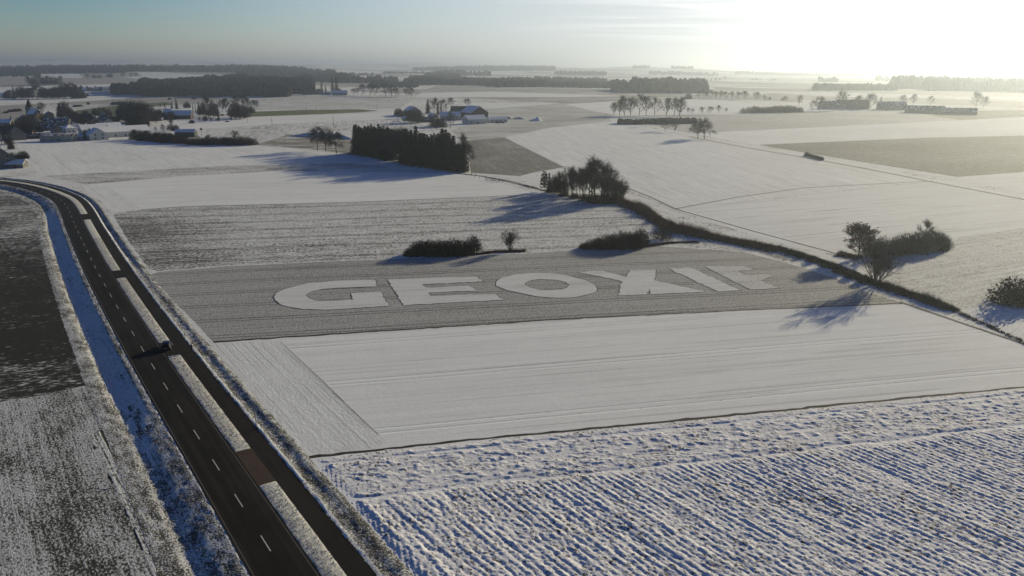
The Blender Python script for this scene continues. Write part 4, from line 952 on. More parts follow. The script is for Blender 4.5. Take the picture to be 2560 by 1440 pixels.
row([(2256, 262, 22, 'broad_far', 1.1), (2282, 262, 24, 'broad_far', 1.1), (2326, 262, 20, 'broad_far', 1.1), (2440, 268, 34, 'broad_far', 1.0), (2458, 270, 26, 'broad_far', 1.1)], '{o} faint bare tree from the left behind the long hazy sheds', 'faint trees behind the hazy sheds')
# far row in the middle
row([(846, 236, 18, 'thicket', 1), (884, 237, 14, 'broad_far', 1.3), (893, 237, 16, 'broad_far', 1.2), (905, 238, 25, 'broad_far', 1.1), (925, 239, 27, 'broad_far', 1.0), (937, 239, 25, 'broad_far', 1.1), (965, 241, 28, 'broad_far', 1.2), (979, 242, 27, 'broad_far', 1.1), (990, 242, 20, 'broad_far', 1.1), (1015, 242, 19, 'broad_far', 1.1), (1029, 242, 22, 'broad_far', 1.2)],
    '{o} bare tree from the left in the row beyond the pale slope', 'bare trees beyond the pale slope')
row([(760, 236, 27, 'spruce'), (768, 236, 24, 'spruce'), (778, 236, 28, 'spruce_wide'), (788, 236, 24, 'spruce'), (805, 236, 30, 'spruce_wide'), (815, 236, 22, 'spruce'), (832, 234, 40, 'spruce_wide', .9), (842, 234, 42, 'spruce_wide', .9)],
    '{o} conifer from the left around the lonely farmhouse below the forest', 'conifers around the lonely farmhouse')
# hamlet by the blue roofed barns in the middle
T_(1070, 283, 34, 'spruce', 'pointed dark conifer standing right of the left farm barn', None, 1.3)
row([(1085, 283, 34, 'broad_far', 1.0), (1108, 282, 30, 'broad_far', 1.0), (1128, 268, 22, 'broad_far', 1.1), (1168, 266, 18, 'broad_far', 1.3)], '{o} bare tree from the left behind the farm roofs', 'bare trees behind the farm')
row([(1095, 286, 30, 'spruce'), (1103, 287, 26, 'spruce')], '{o} dark conifer of the pair in the farm yard', 'two yard conifers')
row([(996, 288, 20, 'thicket', 1), (1006, 292, 18, 'thicket', 1), (1018, 296, 22, 'thicket'), (1030, 306, 34, 'round_crown', 1.1), (1044, 308, 36, 'round_crown', 1.1), (1090, 316, 30, 'thicket', 1), (1102, 318, 26, 'thicket')], '{o} dark garden bush from the left before the farm', 'garden bushes of the farm')
T_(1126, 322, 40, 'broad', 'slim bare tree before the farm buildings', None, .8)
T_(1148, 323, 7, 'sapling', 'small upright dark shrub at the end of the farm garden')
# saplings beside the creek
xs = [(1157, 435), (1167, 438), (1177, 440), (1179, 437), (1187, 444), (1189, 440), (1199, 446)]
row([(x, y, 8, 'sapling') for x, y in xs], '{o} small dark sapling from the left right of the dark wood', 'scattered saplings')
xs = [(1214, 449), (1216, 451), (1219, 452), (1222, 450), (1225, 453), (1228, 452), (1231, 454), (1234, 453), (1236, 455), (1239, 452), (1242, 456), (1246, 454), (1249, 455), (1256, 456)]
row([(x, y, 9, 'sapling') for x, y in xs], '{o} young tree from the left in the dense sapling clump', 'dense sapling clump')
row([(x, y, 8, 'sapling') for x, y in [(1322, 471), (1331, 472), (1335, 470), (1345, 476)]], '{o} sapling from the left just before the creek grove', 'saplings before the creek grove')

# village trees
row([(x, y, h, k, w) for x, y, h, k, w in [(20, 246, 22, 'thicket', .9), (36, 247, 32, 'spruce_wide', .9), (55, 247, 34, 'round_crown', 1.1), (72, 247, 30, 'round_crown', 1.2), (92, 247, 32, 'broad_far', 1.3), (110, 247, 30, 'round_crown', 1.2), (128, 247, 30, 'round_crown', 1.2), (146, 247, 34, 'round_crown', 1.2), (163, 246, 42, 'round_crown', 1.0), (180, 246, 44, 'round_crown', 1.0), (195, 246, 34, 'thicket', .8), (206, 245, 20, 'thicket', .9)]],
    '{o} tree from the left in the dark band beyond the church', 'trees of the dark band beyond the church')
row([(70, 213, 22, 'tall', 1.2), (84, 213, 21, 'round_crown', 1.2), (97, 213, 22, 'broad_far', 1.3), (111, 213, 22, 'round_crown', 1.3), (125, 213, 21, 'broad_far', 1.3), (138, 213, 22, 'round_crown', 1.3), (152, 212, 20, 'broad_far', .9)], '{o} tree from the left in the upper grove beyond the village', 'trees of the upper grove')
row([(218, 198, 12, 'broad_far', 1.3), (236, 195, 10, 'bush', 1.3), (250, 195, 9, 'bush', 1.2), (275, 194, 12, 'round_crown', 1.4), (307, 193, 9, 'broad_far', 1.4), (328, 193, 9, 'broad_far', 1.3), (340, 193, 10, 'broad_far', 1.3)], '{o} small far tree from the left on the pale fields below the blue forest', 'small trees on the pale fields')
row([(103, 278, 20, 'broad_far', 1.1), (97, 272, 6, 'thicket', 1.6)], '{o} plant of the low clump right behind the church spire', 'clump behind the church spire')
row([(14, 283, 6, 'thicket', 1.6), (26, 280, 8, 'thicket', 1.6), (38, 279, 9, 'thicket', 1.4), (48, 278, 8, 'thicket', 1.4)], '{o} bush from the left in the hedge left of the church', 'hedge left of the church')
row([(150, 292, 34, 'spruce_wide', 1.1), (163, 294, 44, 'round_crown', .9), (178, 296, 26, 'round_crown', 1.2), (190, 297, 20, 'thicket', 1.0), (190, 267, 7, 'thicket', 2.0), (200, 266, 6, 'thicket', 1.8)], '{o} dark churchyard tree right of the yellow choir', 'dark churchyard trees')
row([(285, 262, 9, 'thicket', 1.5), (299, 262, 11, 'thicket', 1.4), (311, 264, 12, 'thicket', 1.3)], '{o} bush from the left beyond the green field', 'bushes beyond the green field')
row([(310, 302, 46, 'round_crown', .9), (324, 306, 58, 'round_crown', .9), (340, 308, 62, 'round_crown', .9), (356, 308, 60, 'round_crown', .9), (370, 306, 52, 'round_crown', .9), (384, 302, 36, 'thicket', .8), (398, 296, 28, 'thicket', .8), (334, 318, 40, 'thicket', .8), (352, 318, 38, 'thicket', .8)],
    '{o} tree in the big dark cluster at the middle of the village', 'dark cluster in the village')
row([(31, 320, 30, 'spruce_wide', .9), (42, 318, 22, 'thicket', .9), (72, 330, 34, 'round_crown', 1.0), (60, 330, 28, 'thicket', .8), (86, 330, 26, 'broad_far', 1.1), (214, 292, 18, 'round_crown', 1.2), (240, 292, 24, 'round_crown', 1.0), (226, 300, 16, 'thicket', 1.0), (286, 304, 20, 'thicket', 1.0), (206, 303, 20, 'thicket', 1.1)],
    '{o} garden tree between the village houses near the church', 'garden trees near the church')
row([(442, 272, 27, 'spruce_wide', .9), (430, 273, 18, 'spruce'), (468, 271, 18, 'round_crown', 1.2), (483, 281, 20, 'spruce_slim'), (498, 283, 28, 'spruce_wide'), (489, 282, 20, 'spruce_slim'), (508, 290, 34, 'round_crown', .9), (522, 293, 49, 'broad', 1.0), (534, 293, 40, 'round_crown', .9), (412, 268, 12, 'spruce'), (401, 266, 10, 'spruce')],
    '{o} tree behind the long blue barn at the village end', 'trees behind the long blue barn')
row([(543, 279, 18, 'broad_far', 1.0), (556, 281, 30, 'broad_far', 1.0), (565, 281, 32, 'broad_far', .9), (588, 294, 44, 'round_crown', .9), (600, 298, 42, 'round_crown', 1.0), (612, 296, 36, 'round_crown', 1.0), (592, 270, 26, 'broad_far', 1.2), (606, 268, 28, 'broad_far', 1.2), (619, 276, 28, 'broad_far', 1.0), (637, 277, 24, 'broad_far', 1.3), (626, 282, 18, 'thicket', 1.0)],
    '{o} tree in the dense group at the right end of the village', 'tree group at the village end')
row([(542, 290, 5, 'thicket', 1.8), (556, 289, 5, 'thicket', 1.8), (570, 288, 5, 'thicket', 1.8), (545, 306, 10, 'broad_far', 1.2), (528, 306, 11, 'broad_far', 1.1), (512, 307, 12, 'broad_far', 1.1), (500, 307, 13, 'broad_far', 1.1), (480, 308, 10, 'thicket', 1.2), (568, 305, 4, 'thicket', 2)], '{o} orchard shrub below the village end', 'orchard below the village end')
rh = random.Random(77); HR = []
for i in range(46):
    f = i / 45; x = 334 + 302 * f; y = 349 + 13.5 * min(1, f * 1.9) + rh.uniform(-2.5, .5)
    hh = 26 - 9 * f + rh.uniform(-5, 6); HR.append((x, y, max(11, hh), rh.choice(['bush', 'thin_bush', 'thicket', 'bush', 'broad_far', 'red_bush', 'thicket']), rh.uniform(.9, 1.3)))
for i, it in enumerate(HR): T_(it[0], it[1], it[2], it[3], ordn(i) + ' shrub from the left in the brown hedgerow below the village', 'hedgerow below the village', it[4])
rh = random.Random(78); VT = []
for (x0, x1, y0, y1, n) in [(2, 60, 322, 334, 8), (55, 120, 320, 345, 9), (60, 120, 300, 312, 5), (120, 200, 304, 312, 6), (186, 250, 300, 330, 8), (245, 300, 290, 312, 6), (196, 240, 344, 350, 4), (0, 40, 352, 376, 5), (330, 430, 296, 312, 9), (380, 440, 312, 335, 6), (500, 580, 288, 302, 6), (16, 60, 392, 406, 4)]:
    for _ in range(n): VT.append((rh.uniform(x0, x1), rh.uniform(y0, y1), rh.uniform(14, 27), rh.choice(['round_crown', 'broad_far', 'thicket', 'bush', 'spruce_wide', 'broad']), rh.uniform(.8, 1.1)))
VT.sort()
def ordc(n): return ordn(n) if n < 50 else {5: 'fifty', 6: 'sixty', 7: 'seventy', 8: 'eighty'}[(n + 1) // 10] + '-' + ORD[(n + 1) % 10 - 1] if (n + 1) % 10 else {5: 'fiftieth', 6: 'sixtieth', 7: 'seventieth', 8: 'eightieth'}[(n + 1) // 10]
for i, it in enumerate(VT): T_(it[0], it[1], it[2], it[3], ordc(i) + ' dark garden tree from the left edge among the village roofs', 'garden trees among the village roofs', it[4])
T_(591, 361, 33, 'broad', 'bare tree rising above the right end of the brown hedgerow', None, 1.1)
row([(503, 325, 6, 'thicket', 1), (358, 268, 7, 'round_crown', 1.3), (424, 250, 7, 'round_crown', 1.3), (485, 248, 5, 'thicket', 2), (510, 247, 9, 'round_crown', 1.2), (219, 241, 9, 'round_crown', 1.0), (221, 262, 8, 'round_crown', 1.1)], '{o} lone small bush on the snow around the village', 'lone bushes around the village')

# ------------------------------------------------------------------ brushwood and tufts that nobody could count
def brush_line(name, label, pts, n, h, w, mat, seed, blades=9):
    rnd = random.Random(seed); mb = MB(); P = [G(*p) for p in pts]; L = [0]
    for a, b in zip(P, P[1:]): L.append(L[-1] + (b - a).length)
    for k in range(n):
        s = rnd.uniform(0, L[-1]); i = max(0, int(np.searchsorted(L, s)) - 1); i = min(i, len(P) - 2)
        c = P[i].lerp(P[i + 1], (s - L[i]) / max(1e-6, L[i + 1] - L[i])); t = (P[i + 1] - P[i]).normalized(); nn = Vector((-t.y, t.x, 0))
        d = rnd.gauss(0, .38); c = c + nn * d * w; 
        m = float(fbm(np.array(s / 9.), np.array(seed * 3.3), 2)); hh = h * (.25 + 1.3 * m) * rnd.uniform(.5, 1.15) * (1 - min(.7, abs(d)))
        for _ in range(blades):
            a = c + Vector((rnd.gauss(0, .25), rnd.gauss(0, .25), -.03)); b = a + Vector((rnd.gauss(0, .22) * hh, rnd.gauss(0, .22) * hh, hh * rnd.uniform(.6, 1.1)))
            mb.blade(a, b, .035 * rnd.uniform(.6, 1.5), rnd)
        for _ in range(2): mb.leaf(c + Vector((rnd.gauss(0, .3), rnd.gauss(0, .3), hh * rnd.uniform(.1, .6))), .16 * rnd.uniform(.5, 1.3), rnd)
    tag(mb.build(name, mat), label, kind='stuff')
brush_line('brushwood', 'reddish brown brushwood growing along the creek', [(1530, 503), (1570, 513), (1600, 524), (1640, 550), (1680, 574), (1760, 592), (1850, 608), (1950, 628)], 5200, 3.6, 4.8, brush_red, 1)
brush_line('brushwood', 'dark brushwood growing along the lower creek', [(1880, 612), (1950, 626), (2050, 655), (2110, 680), (2180, 707), (2240, 727), (2300, 747), (2385, 777)], 2900, 2.1, 2.6, brush_dark, 2)
brush_line('brushwood', 'thin brown stalks along the ditch at the right edge', [(2385, 777), (2470, 815), (2560, 856), (2640, 890)], 260, .9, 1.2, brush_dark, 3)
brush_line('brushwood', 'brown dry grass under the left field hedge', [(1010, 640), (1100, 641), (1185, 637), (1240, 630), (1312, 628)], 900, 1.1, 1.6, brush_red, 4)
brush_line('brushwood', 'brown dry grass under the right field hedge', [(1452, 622), (1560, 623), (1620, 616), (1680, 607), (1745, 606)], 900, 1.1, 1.8, brush_red, 5)
brush_line('brushwood', 'reddish reeds left of the leafy tree', [(2098, 636), (2120, 641), (2150, 646)], 420, 1.8, 3.0, brush_red, 6)
brush_line('brushwood', 'dark brush under the creek grove and along the ditch', [(1120, 432), (1200, 440), (1260, 452), (1340, 472), (1420, 492), (1540, 506)], 700, .8, 1.0, brush_dark, 7)
row([(2000, 645, 16, 'thicket', 1.0), (2032, 655, 20, 'thicket', 1.1), (2066, 668, 18, 'thicket', 1.2), (2098, 682, 22, 'thicket', 1.3), (2130, 694, 24, 'thicket', 1.3), (2158, 706, 26, 'thicket', 1.2), (2215, 718, 20, 'red_bush', 1.2), (2262, 738, 14, 'thicket', 1.4), (2318, 758, 14, 'thicket', 1.4), (2350, 768, 15, 'red_bush', 1.3)],
    '{o} bush from the left along the lower creek by the lone tree', 'bushes along the lower creek')
row([(1552, 510, 22, 'red_bush', 1.2), (1585, 520, 24, 'red_bush', 1.3), (1612, 536, 26, 'red_bush', 1.3), (1640, 554, 22, 'red_bush', 1.2), (1672, 574, 26, 'red_bush', 1.4), (1700, 583, 22, 'red_bush', 1.2), (1760, 596, 14, 'red_bush', 1.4), (1820, 606, 14, 'red_bush', 1.4), (1888, 620, 14, 'red_bush', 1.4)],
    '{o} reddish bush from the left along the upper creek', 'reddish bushes along the upper creek')
def verge_grass():
    grass_a = plant_mat('frosted_grass', (0.42, 0.40, 0.33), (0.74, 0.73, 0.68)); grass_b = plant_mat('brown_grass', (0.10, 0.055, 0.028), (0.20, 0.12, 0.06))
    rnd = random.Random(9); mb = MB()
    s0, s1 = s_at(600), S_END - 200
    for k in range(22000):
        s = s1 - (s1 - s0) * rnd.random() ** 1.7; u = rnd.random()
        if u < .35: o = rnd.uniform(3.5, 5.8)
        elif u < .8: o = rnd.uniform(8.85, 12)
        else: o = rnd.uniform(-11.5, -3.6)
        if any(a - .3 < s < b + .3 for a, b in gaps) and 3 < o < 6: continue
        p = at_s(s, o); z = float(prof_r(o, s)) if o > 8 else (float(med_z(o, s)) if o > 0 else float(prof_l(o, s)))
        h = rnd.uniform(.08, .24); a = Vector((p[0], p[1], z))
        mi = 1 if rnd.random() < (.45 if 3 < o < 4.6 else .2) else 0
        for _ in range(2): mb.blade(a, a + Vector((rnd.gauss(0, .09), rnd.gauss(0, .09), h)), .05, rnd, mi)
    tag(mb.build('verge_grass', [grass_a, grass_b]), 'frosted grass tufts on the verges of the road', kind='stuff')
verge_grass()

# ------------------------------------------------------------------ far woods
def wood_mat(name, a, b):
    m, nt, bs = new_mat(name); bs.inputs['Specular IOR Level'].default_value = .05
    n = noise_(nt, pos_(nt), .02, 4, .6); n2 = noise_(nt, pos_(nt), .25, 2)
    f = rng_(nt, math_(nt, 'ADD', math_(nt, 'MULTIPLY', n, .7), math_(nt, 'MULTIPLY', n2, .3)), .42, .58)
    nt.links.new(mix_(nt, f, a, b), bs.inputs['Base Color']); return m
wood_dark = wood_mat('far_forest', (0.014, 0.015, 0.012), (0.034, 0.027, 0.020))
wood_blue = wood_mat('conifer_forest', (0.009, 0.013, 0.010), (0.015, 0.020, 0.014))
def forest(label, cells, n, h, mat, seed, dec=.4, name='forest'):
    """cells: list of (px0, px1, D0, D1) quads given as column range and depth range, with px edges"""
    rnd = random.Random(seed); mb = MB(); k = math.cos(PITCH)
    area = [(c[1] - c[0]) * (c[3] ** 2 - c[2] ** 2) for c in cells]; tot = sum(area)
    for c, a in zip(cells, area):
        for _ in range(int(n * a / tot)):
            px = rnd.uniform(c[0], c[1]); D = math.sqrt(rnd.uniform(c[2] ** 2, c[3] ** 2)); x = (px - 1280) / F * D / k; z = float(H(x, D))
            hh = h * rnd.uniform(.62, 1.10) * (.72 + .56 * float(vnoise(np.array(x / 45.), np.array(D / 45.)))); r = hh * rnd.uniform(.22, .36); nn = 6
            if rnd.random() < dec: prof = [(0.02, .5), (.35, 1.15), (.7, .95), (.93, .45)]
            else: prof = [(0.02, .8), (.4, .75), (.75, .38)]
            vs, fs = [], []
            for t, q in prof:
                for j in range(nn):
                    an = 6.283 * j / nn + t; rr = r * q * rnd.uniform(.75, 1.25); vs.append((x + rr * math.cos(an), D + rr * math.sin(an), z - 1 + hh * (t + rnd.uniform(-.05, .05))))
            vs.append((x, D, z - 1 + hh))
            L = len(prof)
            for i in range(L - 1):
                for j in range(nn): fs.append((i * nn + j, i * nn + (j + 1) % nn, (i + 1) * nn + (j + 1) % nn, (i + 1) * nn + j))
            for j in range(nn): fs.append(((L - 1) * nn + j, (L - 1) * nn + (j + 1) % nn, L * nn))
            mb.add(vs, fs)
    return tag(mb.build(name, mat), label, kind='stuff')
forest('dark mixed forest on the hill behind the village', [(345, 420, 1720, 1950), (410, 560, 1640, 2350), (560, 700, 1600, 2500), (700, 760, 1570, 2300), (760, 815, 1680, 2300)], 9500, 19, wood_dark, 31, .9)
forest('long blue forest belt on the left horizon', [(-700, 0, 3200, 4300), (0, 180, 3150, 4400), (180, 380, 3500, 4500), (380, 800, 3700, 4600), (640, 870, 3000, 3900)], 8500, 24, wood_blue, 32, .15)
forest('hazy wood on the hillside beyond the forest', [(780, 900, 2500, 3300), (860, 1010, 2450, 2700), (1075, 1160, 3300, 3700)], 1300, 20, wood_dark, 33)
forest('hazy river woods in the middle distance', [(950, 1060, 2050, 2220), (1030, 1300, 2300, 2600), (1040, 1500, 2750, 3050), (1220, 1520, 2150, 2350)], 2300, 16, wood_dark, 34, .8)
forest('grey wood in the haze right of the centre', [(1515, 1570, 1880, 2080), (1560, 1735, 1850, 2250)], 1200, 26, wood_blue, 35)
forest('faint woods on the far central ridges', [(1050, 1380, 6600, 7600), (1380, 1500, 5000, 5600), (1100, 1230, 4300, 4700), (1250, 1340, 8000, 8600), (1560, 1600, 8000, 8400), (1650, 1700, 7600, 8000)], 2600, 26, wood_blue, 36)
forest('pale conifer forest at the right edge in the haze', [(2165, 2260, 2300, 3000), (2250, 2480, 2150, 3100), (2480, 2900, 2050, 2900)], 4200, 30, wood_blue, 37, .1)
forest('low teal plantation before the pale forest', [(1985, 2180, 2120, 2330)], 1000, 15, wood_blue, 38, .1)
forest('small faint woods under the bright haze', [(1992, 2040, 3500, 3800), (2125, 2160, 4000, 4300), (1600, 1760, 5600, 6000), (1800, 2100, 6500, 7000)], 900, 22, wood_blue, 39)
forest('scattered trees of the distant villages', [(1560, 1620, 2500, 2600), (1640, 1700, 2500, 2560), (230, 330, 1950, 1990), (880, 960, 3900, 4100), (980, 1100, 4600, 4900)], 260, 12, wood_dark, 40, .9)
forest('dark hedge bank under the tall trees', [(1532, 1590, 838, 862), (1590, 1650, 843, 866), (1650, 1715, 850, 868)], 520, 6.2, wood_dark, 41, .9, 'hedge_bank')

# ------------------------------------------------------------------ buildings
def snow_roof(name, base, cover, seed=0):
    m, nt, b = new_mat(name); P = pos_(nt, obj=True, loc=(seed, 0, 0)); n = noise_(nt, P, .35, 4, .6); n2 = noise_(nt, P, 2.5, 2)
    f = rng_(nt, math_(nt, 'ADD', math_(nt, 'MULTIPLY', n, .8), math_(nt, 'MULTIPLY', n2, .2)), 1 - cover - .08, 1 - cover + .05)
    nt.links.new(mix_(nt, f, base, (.80, .80, .80)), b.inputs['Base Color']); return m
roof_snow = snow_roof('roof_snow', (.08, .06, .05), .66)
roof_half = snow_roof('roof_patchy_snow', (.045, .035, .032), .44, 3)
roof_dark = snow_roof('roof_bare_tiles', (.040, .030, .027), .30, 7)
wall_white = flat_mat('wall_white', (.55, .54, .50), .9, .12, .6); wall_grey = flat_mat('wall_grey', (.17, .165, .155), .9, .15, .6)  # grey serves grey houses and also puts shade into the colour of pale walls
wall_wood = flat_mat('wall_wood', (.085, .062, .045), .9, .3, 1.2); wall_yellow = flat_mat('wall_yellow', (.62, .42, .16), .9, .1, .6)
wall_green = flat_mat('wall_green', (.05, .065, .055), .9, .2, .8); wall_beige = flat_mat('wall_beige', (.40, .36, .29), .9, .15, .6)
glass = flat_mat('window_glass', (.02, .024, .03), .15, .2, 1, True, .5); frame_m = flat_mat('window_frame', (.5, .5, .48)); door_m = flat_mat('door_wood', (.07, .045, .03))
brick = flat_mat('chimney_brick', (.16, .08, .06), .9, .3, 3)
def house(px, py, name, label, w, d, he, hr, rot, wall, roof, wins=3, rows=1, chim=1, cat='house', group=None, hip=0.0, big_door=0, over=.45, zoff=0., lean=0):
    """w along the ridge, d across; he eaves height, hr ridge height above ground; rot = direction of the ridge"""
    p = G(px, py); p.z += zoff
    o = empty(name, p, label, cat, group, rot)
    mb = MB(); W2, D2 = w / 2, d / 2; hx = hip * D2
    rid = [(-W2 + hx, 0, hr), (W2 - hx, 0, hr)]
    base = [(-W2, -D2, -1.0), (W2, -D2, -1.0), (W2, D2, -1.0), (-W2, D2, -1.0)]; ev = [(x, y, he) for x, y, _ in base]
    fs = [(0, 1, 5, 4), (1, 2, 6, 5), (2, 3, 7, 6), (3, 0, 4, 7)]
    mb.add(base + ev, fs)
    if hip == 0 and hr > he + .01:
        g = hr - .04; mb.add([ev[1], ev[2], (W2, 0, g)], [(0, 1, 2)]); mb.add([ev[3], ev[0], (-W2, 0, g)], [(0, 1, 2)])
    else: mb.add([(x, y, he - .02) for x, y, _ in base], [(0, 1, 2, 3)])
    mb.build('wall', wall, o)
    # roof: two slabs (or four hips) with thickness and overhang
    rb = MB(); th = .22; sl = (hr - he) / D2 if D2 else 0
    ex = over; oy = D2 + over; zy = he - sl * over
    top = [(-W2 - ex, -oy, zy + th), (W2 + ex, -oy, zy + th), (W2 + ex, oy, zy + th), (-W2 - ex, oy, zy + th)]
    rt_ = [(-W2 - ex + hx * 1.0 * (1 if hip else 0) + (ex if hip else 0), 0, hr + th), (W2 + ex - hx - (ex if hip else 0), 0, hr + th)]
    vs = top + rt_ + [(x, y, z - th) for x, y, z in top + rt_]
    f2 = [(0, 1, 5, 4), (2, 3, 4, 5), (1, 2, 5), (3, 0, 4), (7, 6, 10, 11), (9, 8, 11, 10), (0, 6, 7, 1), (2, 8, 9, 3)]
    if hip: f2 += [(8, 7, 11), (6, 9, 10), (1, 7, 8, 2), (3, 9, 6, 0)]
    else: f2 = [(0, 1, 5, 4), (2, 3, 4, 5), (7, 6, 10, 11), (9, 8, 11, 10), (0, 6, 7, 1), (2, 8, 9, 3), (1, 7, 11, 5), (5, 11, 8, 2), (3, 9, 10, 4), (4, 10, 6, 0)]
    rb.add(vs, f2); ro = rb.build('roof', roof, o)
    if chim:
        for c in range(chim):
            cb = MB(); cx = -W2 * .4 + c * W2 * .8; cb.box((cx, D2 * .15, hr + .4), (.7, .6, 1.7)); cb.box((cx, D2 * .15, hr + 1.3), (.85, .75, .12)); cb.build('chimney', brick, ro)
    def window(x, y, z, nx, ny, ww=1.1, wh=1.3):
        a = math.atan2(ny, nx) + R(90); f = MB(); f.box((x + nx * .03, y + ny * .03, z), (ww + .2, .10, wh + .2), a); fo = f.build('window', frame_m, o)
        g = MB(); g.box((x + nx * .06, y + ny * .06, z), (ww, .09, wh), a); g.build('pane', glass, fo)
    for sgn in (-1, 1):
        for r in range(rows):
            for i in range(wins):
                x = -W2 + w * (i + .5) / wins; z = 1.6 + r * 2.7
                if z + .8 < he: window(x, sgn * D2, z, 0, sgn)
        for r in range(rows + (1 if hr - he > 2.5 and not hip else 0)):
            z = 1.6 + r * 2.7
            for i in range(2 if d > 7 else 1):
                yy = (-d * .2 + i * d * .4) if d > 7 else 0
                lim = he + (hr - he) * (1 - abs(yy) / D2) if not hip else he
                if z + 1.0 < lim: window(sgn * W2, yy, z, sgn, 0)
    dm = MB(); dm.box((W2 * .1, -D2 - .04, 1.0), (1.1, .1, 2.1)); do = dm.build('door', door_m, o); hb = MB(); hb.box((W2 * .1 + .4, -D2 - .12, 1.0), (.12, .08, .05)); hb.build('handle', frame_m, do)
    if big_door:
        gb = MB(); gb.box((W2 + .05, 0, big_door / 2 - .2), (.12, big_door * 1.1, big_door)); gb.build('gate', wall_wood, o)
    return o
def village():
    h = house
    # church
    p = G(78, 301); rz = R(-38)
    o = empty('church', p, 'village church with pointed saddle roofed tower and yellow lit choir', 'church', None, rz)
    mp_ = mpp(p); tw = 6.2; th = 14.5
    mb = MB(); mb.box((0, 0, th / 2 - .5), (tw, tw, th + 1)); tower = mb.build('tower', wall_grey, o)
    mb = MB(); q = tw / 2
    ring = [(q * math.cos(R(a)) * 1.12 * (1.1 if a % 90 else 1), q * math.sin(R(a)) * 1.12 * (1.1 if a % 90 else 1), th) for a in range(0, 360, 45)]
    mb.add([(x * 1.02, y * 1.02, z) for x, y, z in ring] + [(0, 0, th + 9.5)], [(i, (i + 1) % 8, 8) for i in range(8)] + [tuple(range(7, -1, -1))]); mb.build('spire', roof_dark, o)
    for a in range(4):
        mb = MB(); an = R(90 * a); mb.box((math.cos(an) * (q + .03), math.sin(an) * (q + .03), th - 2.6), (.12, 1.3, 2.4), an); mb.build('window', glass, o)
    mb = MB(); mb.box((11.2, 0, 3.6), (16, 9, 8.2)); mb.add([(3.2, -4.5, 7.7), (3.2, 4.5, 7.7), (3.2, 0, 13.2), (19.2, -4.5, 7.7), (19.2, 4.5, 7.7), (19.2, 0, 13.2)], [(0, 1, 2), (3, 5, 4)]); mb.build('nave', wall_grey, o)
    mb = MB(); mb.add([(3, -5, 7.3), (19.5, -5, 7.3), (19.5, 0, 13.6), (3, 0, 13.6), (19.5, 5, 7.3), (3, 5, 7.3), (3, 0, 13.2), (19.5, 0, 13.2)], [(0, 1, 2, 3), (3, 2, 4, 5), (0, 6, 7, 1), (5, 4, 7, 6), (1, 7, 2), (2, 7, 4), (0, 3, 6), (3, 5, 6)]); mb.build('roof', roof_snow, o)
    mb = MB(); mb.box((22.7, 0, 3.4), (7, 7, 8)); mb.build('choir', wall_yellow, o)
    mb = MB(); mb.add([(19, -3.8, 7.4), (26.5, -3.8, 7.4), (24, 0, 11.4), (19, 0, 11.4), (26.5, 3.8, 7.4), (19, 3.8, 7.4)], [(0, 1, 2, 3), (3, 2, 4, 5), (1, 4, 2), (0, 5, 4, 1)]); mb.build('choir_roof', roof_half, o)
    for i in range(3):
        for sg in (-1, 1):
            mb = MB(); mb.box((7 + i * 4.5, sg * 4.53, 4.2), (1.2, .12, 3.2)); mb.build('window', glass, o)
    # village houses
    h(10, 320, 'house', 'long two storey house with blue shaded snow roof at the left edge', 17, 9, 5.4, 8.5, R(4), wall_grey, roof_snow, 4, 2)
    h(93, 318, 'house', 'grey gabled house directly below the church tower', 11, 9, 5.2, 8.8, R(-58), wall_grey, roof_half, 3, 2)
    h(145, 314, 'barn', 'long barn with blue shaded roof right of the church', 24, 10, 3.6, 7.6, R(5), wall_grey, roof_half, 3, 1, 0, 'barn')
    h(36, 349, 'farmhouse', 'big grey gabled farmhouse with dark roof at the lower left village end', 18, 14, 5.2, 11.5, R(-48), wall_grey, roof_dark, 4, 2)
    h(18, 335, 'house', 'low dark roofed house behind the big grey farmhouse', 12, 8, 3.2, 6.6, R(20), wall_grey, roof_dark)
    h(62, 343, 'barn', 'dark timber barn right of the big grey farmhouse', 14, 8, 3, 5.6, R(8), wall_wood, roof_dark, 2, 1, 0, 'barn')
    h(88, 346, 'shed', 'low dark timber shed left of the white walled store', 14, 6, 2.4, 3.6, R(4), wall_wood, roof_half, 0, 1, 0, 'shed')
    h(142, 331, 'house', 'small gabled house with lit snow patches behind the white walled store', 11, 8, 3.4, 7, R(-50), wall_grey, roof_half)
    h(174, 332, 'house', 'square hip roofed house with sunlit snow and white wall', 8.5, 8.5, 4.6, 7.4, R(-40), wall_white, roof_snow, 2, 1, 1, 'house', None, .8)
    h(148, 353, 'store_building', 'low white walled store with flat roof at the field edge', 25, 9, 4.6, 5.4, R(3), wall_beige, roof_half, 4, 1, 0, 'store')
    h(193, 350, 'garage', 'row of low garages with snowy roof left of the white farmhouse', 11, 6, 3.0, 3.8, R(3), wall_beige, roof_snow, 0, 1, 0, 'garage', big_door=0)
    h(300, 341, 'farmhouse', 'long white walled farmhouse with big sunlit snow roof', 46, 13, 4.6, 8.6, R(46), wall_white, roof_snow, 4, 1, 2)
    h(243, 349, 'house', 'white house wing with dark triangular gable facing the field', 13, 14, 4.2, 9.2, R(-48), wall_white, roof_snow, 2, 1, 0)
    h(232, 336, 'barn', 'barn with broad sunlit snow roof left behind the long farmhouse', 20, 11, 4.6, 8.6, R(44), wall_white, roof_snow, 2, 1, 0, 'barn')
    h(273, 330, 'barn', 'snow roofed barn behind the middle of the long farmhouse', 20, 10, 4.6, 8.2, R(44), wall_white, roof_snow, 2, 1, 0, 'barn')
    h(268, 317, 'house', 'gabled house with dark front above the long farmhouse', 12, 11, 4.4, 8.6, R(-46), wall_beige, roof_half, 3, 1)
    h(260, 303, 'house', 'small house with white edged gable in the middle of the village', 10, 9, 4, 8, R(-46), wall_grey, roof_half)
